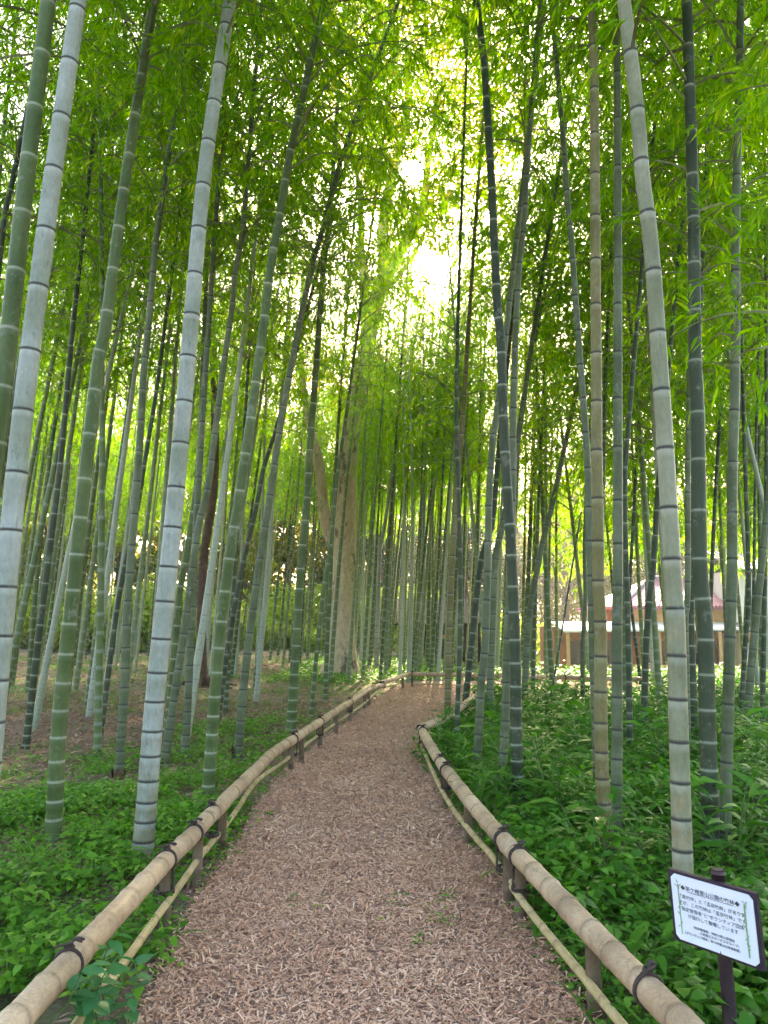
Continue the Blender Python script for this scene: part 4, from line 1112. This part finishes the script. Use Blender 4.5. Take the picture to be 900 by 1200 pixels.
# hipped roof: each slope with its rows of tile ribs
def slope(mb, a, b, c, d, ribs, th=.06):
    """tiled slope: a-b eave, d-c ridge; ribs run from eave to ridge"""
    a, b, c, d = map(np.array, (a, b, c, d))
    n = nrm(np.cross(b - a, d - a))
    mb.add([a, b, c, d, a - n * .1, b - n * .1, c - n * .1, d - n * .1], [(0, 1, 2, 3), (7, 6, 5, 4), (0, 4, 5, 1), (1, 5, 6, 2), (2, 6, 7, 3), (3, 7, 4, 0)])
    for i in range(ribs):
        u = (i + .5) / ribs
        p, q = a + (b - a) * u, d + (c - d) * u
        if np.linalg.norm(q - p) < .15: continue
        mb.tube(np.array([p, q]) + n * .012, th, 6)
rf = None
mb = MB(); e = .55
slope(mb, (-.6 - e, -e, 3.4), (3.5 + e, -e, 3.4), (3.3, 2.6, 4.75), (1.5, 2.6, 4.75), 34)
slope(mb, (-.6 - e, 6 + e, 3.4), (-.6 - e, -e, 3.4), (1.5, 2.6, 4.75), (1.5, 3.4, 4.75), 34)
slope(mb, (3.5 + e, -e, 3.4), (3.5 + e, 6 + e, 3.4), (3.3, 3.4, 4.75), (3.3, 2.6, 4.75), 34)
slope(mb, (3.5 + e, 6 + e, 3.4), (-.6 - e, 6 + e, 3.4), (1.5, 3.4, 4.75), (3.3, 3.4, 4.75), 34)
rf = part('roof', mb, M['roof_tile'], hs, True)
mb = MB()
for p0, p1 in (((1.4, 3.0, 4.8), (3.4, 3.0, 4.8)), ((-1.1, -.5, 3.5), (1.5, 2.7, 4.8)), ((4.0, -.5, 3.5), (3.3, 2.7, 4.8))):
    mb.tube(np.array([p0, p1]), .13, 8)
obj('ridge', mb.mesh('ridge', M['grey_tile'], True), rf)
mb = MB(); mb.add([(-3.9, -2.4, 2.45), (3.5, -2.4, 2.55), (3.5, 0, 2.8), (-3.9, 0, 2.8), (-3.9, -2.4, 2.37), (3.5, -2.4, 2.47), (3.5, 0, 2.72), (-3.9, 0, 2.72)], [(0, 1, 2, 3), (7, 6, 5, 4), (0, 4, 5, 1), (1, 5, 6, 2), (3, 7, 4, 0)])
part('veranda_roof', mb, M['plaster'], hs)
mb = MB(); mb.box((-3.9, -.2, 0), (-.62, 2.5, 2.6)); part('side_wall', mb, M['wood_red'], hs)
mb = MB(); mb.box((-3.9, -2.45, .35), (3.5, -.21, .45)); part('deck', mb, M['wood_pale'], hs)
for k in range(7):
    mb = MB(); x = -3.8 + k * 1.2; mb.box((x, -2.3, -.1), (x + .12, -2.18, 2.4)); part('veranda_post', mb, M['wood_pale'], hs)
for z in (.75, 1.05):
    mb = MB(); mb.box((-3.8, -2.38, z), (3.5, -2.31, z + .07)); part('railing', mb, M['wood_pale'], hs)
for k in range(26):
    mb = MB(); x = -3.7 + k * .28; mb.box((x, -2.37, .45), (x + .05, -2.32, .75)); part('baluster', mb, M['wood_pale'], hs)
for x in (-3.2, -1.9, .1, 1.5, 2.7):
    mb = MB(); mb.box((x, -.27 if x < -.7 else -.07, .9), (x + .75, -.205 if x < -.7 else -.004, 2.0)); wd = part('window', mb, M['window_dark'], hs)
mb = MB(); mb.box((.95, -.12, .5), (1.4, -.01, 1.5)); part('orange_panel', mb, M['orange'], hs)

st_ = thing('storehouse', 'white plastered storehouse with grey tile band and small square openings', 'storehouse', (17.4, 31, GZ))
mb = MB(); mb.box((-3.2, 0, 0), (3.5, 5, 2.35)); part('lower_wall', mb, M['plaster'], st_)
mb = MB(); mb.box((-2.95, .25, 2.35), (3.3, 4.8, 4.9)); part('upper_wall', mb, M['plaster'], st_)
mb = MB(); slope(mb, (-3.4, -.3, 2.42), (3.7, -.3, 2.42), (3.6, .24, 2.72), (-3.3, .24, 2.72), 40, .05); slope(mb, (-3.4, 5.2, 2.42), (-3.4, -.3, 2.42), (-2.97, .24, 2.72), (-2.97, 4.8, 2.72), 30, .05)
part('tile_band', mb, M['grey_tile'], st_, True)
mb = MB(); slope(mb, (-3.5, -.4, 4.85), (3.8, -.4, 4.85), (3.8, 2.5, 6.0), (-3.5, 2.5, 6.0), 40); slope(mb, (3.8, 5.4, 4.85), (-3.5, 5.4, 4.85), (-3.5, 2.5, 6.0), (3.8, 2.5, 6.0), 40)
part('roof', mb, M['grey_tile'], st_, True)
for x in (-2.25, -.6, 1.1):
    for z in (1.0, 1.4):
        mb = MB(); mb.box((x, -.02, z), (x + .22, .05, z + .24)); part('opening', mb, M['window_dark'], st_)

hu = thing('hut', 'dark low wooden hut with weathered roof beyond the cross fence', 'hut', (2.5, 33.5, float(gh(2.5, 33.5))))
mb = MB(); mb.box((-1.7, .3, 0), (1.7, 2.6, 1.7)); part('wall', mb, M['wood_dark'], hu)
mb = MB(); slope(mb, (-2.1, -.7, 1.65), (2.1, -.7, 1.65), (2.1, 1.4, 2.75), (-2.1, 1.4, 2.75), 12, .03); slope(mb, (2.1, 3.3, 1.65), (-2.1, 3.3, 1.65), (-2.1, 1.4, 2.75), (2.1, 1.4, 2.75), 12, .03); part('roof', mb, M['thatch'], hu)
for x in (-1.8, -.6, .6, 1.8):
    mb = MB(); mb.tube(np.array([[x, -.5, -.1], [x + .02, -.5, 1.75]]), .07, 8); part('post', mb, M['wood_dark'], hu)
mb = MB(); mb.box((.05, .24, .55), (.4, .297, 1.15)); part('orange_panel', mb, M['orange'], hu)
mb = MB(); mb.box((-1.2, .24, .5), (-.5, .297, 1.3)); part('doorway', mb, M['window_dark'], hu)
g = np.random.default_rng(31)
for k, px in enumerate((507, 513, 519, 531, 537, 546, 552)):
    x, y = gp(px, 775 + g.uniform(-2, 3))[:2]
    t = tag(obj('stump_post', None or (lambda mb: (mb.tube(np.array([[0, 0, -.1], [.02, 0, .25], [.01, .02, .55], [0, .02, .62], [.03, 0, .74], [0, 0, .8]]), [.12, .10, .09, .15, .14, .05], 9), mb.mesh('stump_post', M['wood_dark'], True))[1])(MB())), 'dark knobbed wooden stump standing before the hut', 'stump', 'stumps before the hut')
    t.location = (x, y, float(gh(x, y))); t.scale = (g.uniform(.7, 1.1),) * 2 + (g.uniform(.8, 1.2),)

# sunlit shrubs in front of the buildings
def shrub(seed):
    g = np.random.default_rng(seed)
    cen = [np.array([g.normal(0, .4), g.normal(0, .4), g.uniform(.2, .95)]) for _ in range(14)]
    V, Fc = blob_leaves(g, cen, [g.uniform(.25, .42) for _ in cen], 120, (.09, .16), (.04, .07))
    mb = MB()
    for c in cen[:8]: mb.tube(np.array([[0, 0, -.05], c * .5, c]), [.02, .014, .006], 5)
    return np_mesh('foliage', V, Fc, M['shrub']), mb.mesh('stem', M['twig'])
SH = [shrub(60 + k) for k in range(3)]
for (x, y, s) in [(8.2, 27.5, .8), (9.3, 28.3, 1.1), (10.6, 27.6, .95), (11.6, 28.4, 1.1), (12.6, 27.4, .9), (13.6, 28.2, 1.05), (14.8, 27.5, 1.0), (15.8, 28.2, .9), (16.9, 27.6, 1.0), (7.0, 28.6, .8), (-13, 38.5, 1.3), (-11, 39.5, 1.5), (-8.7, 39, 1.3), (-6.2, 39.6, 1.5), (-16, 39, 1.5), (-3.8, 39.2, 1.2)] + [(-27 + 1.9 * k + g.normal(0, .4), 40.5 + g.uniform(0, 4), g.uniform(2.2, 3.6)) for k in range(19)]:
    if abs(x) < 8 and y > 40: y += 1.5
    lab = ('yellow-green sunlit shrub growing in front of the buildings', 'shrubs before the buildings') if x > 0 else ('yellow-green sunlit shrub at the back edge of the thicket', 'shrubs behind the thicket')
    t = thing('shrub', lab[0], 'shrub', (x, y, float(gh(x, y))), (0, 0, g.uniform(0, 6.28)), lab[1])
    f_, s_ = SH[g.integers(3)]
    tag(obj('foliage', f_, t, scale=s), kind='stuff'); obj('stem', s_, t, scale=s)

# ------------------------------------------------------------------ the hazy air of the grove
mb = MB(); mb.box((-640, -240, -2.6), (640, 1240, 33))
m = bpy.data.materials.new('haze'); m.use_nodes = True
nt = m.node_tree; nt.nodes.clear()
pv = nt.nodes.new('ShaderNodeVolumePrincipled'); oo = nt.nodes.new('ShaderNodeOutputMaterial')
pv.inputs['Color'].default_value = (.93, .95, .97, 1)
pv.inputs['Density'].default_value = .0009
pv.inputs['Anisotropy'].default_value = .45
nt.links.new(pv.outputs[0], oo.inputs['Volume'])
tag(obj('haze', mb.mesh('haze', m)), 'thin pale sunlit haze hanging in the grove air', 'haze', kind='stuff')
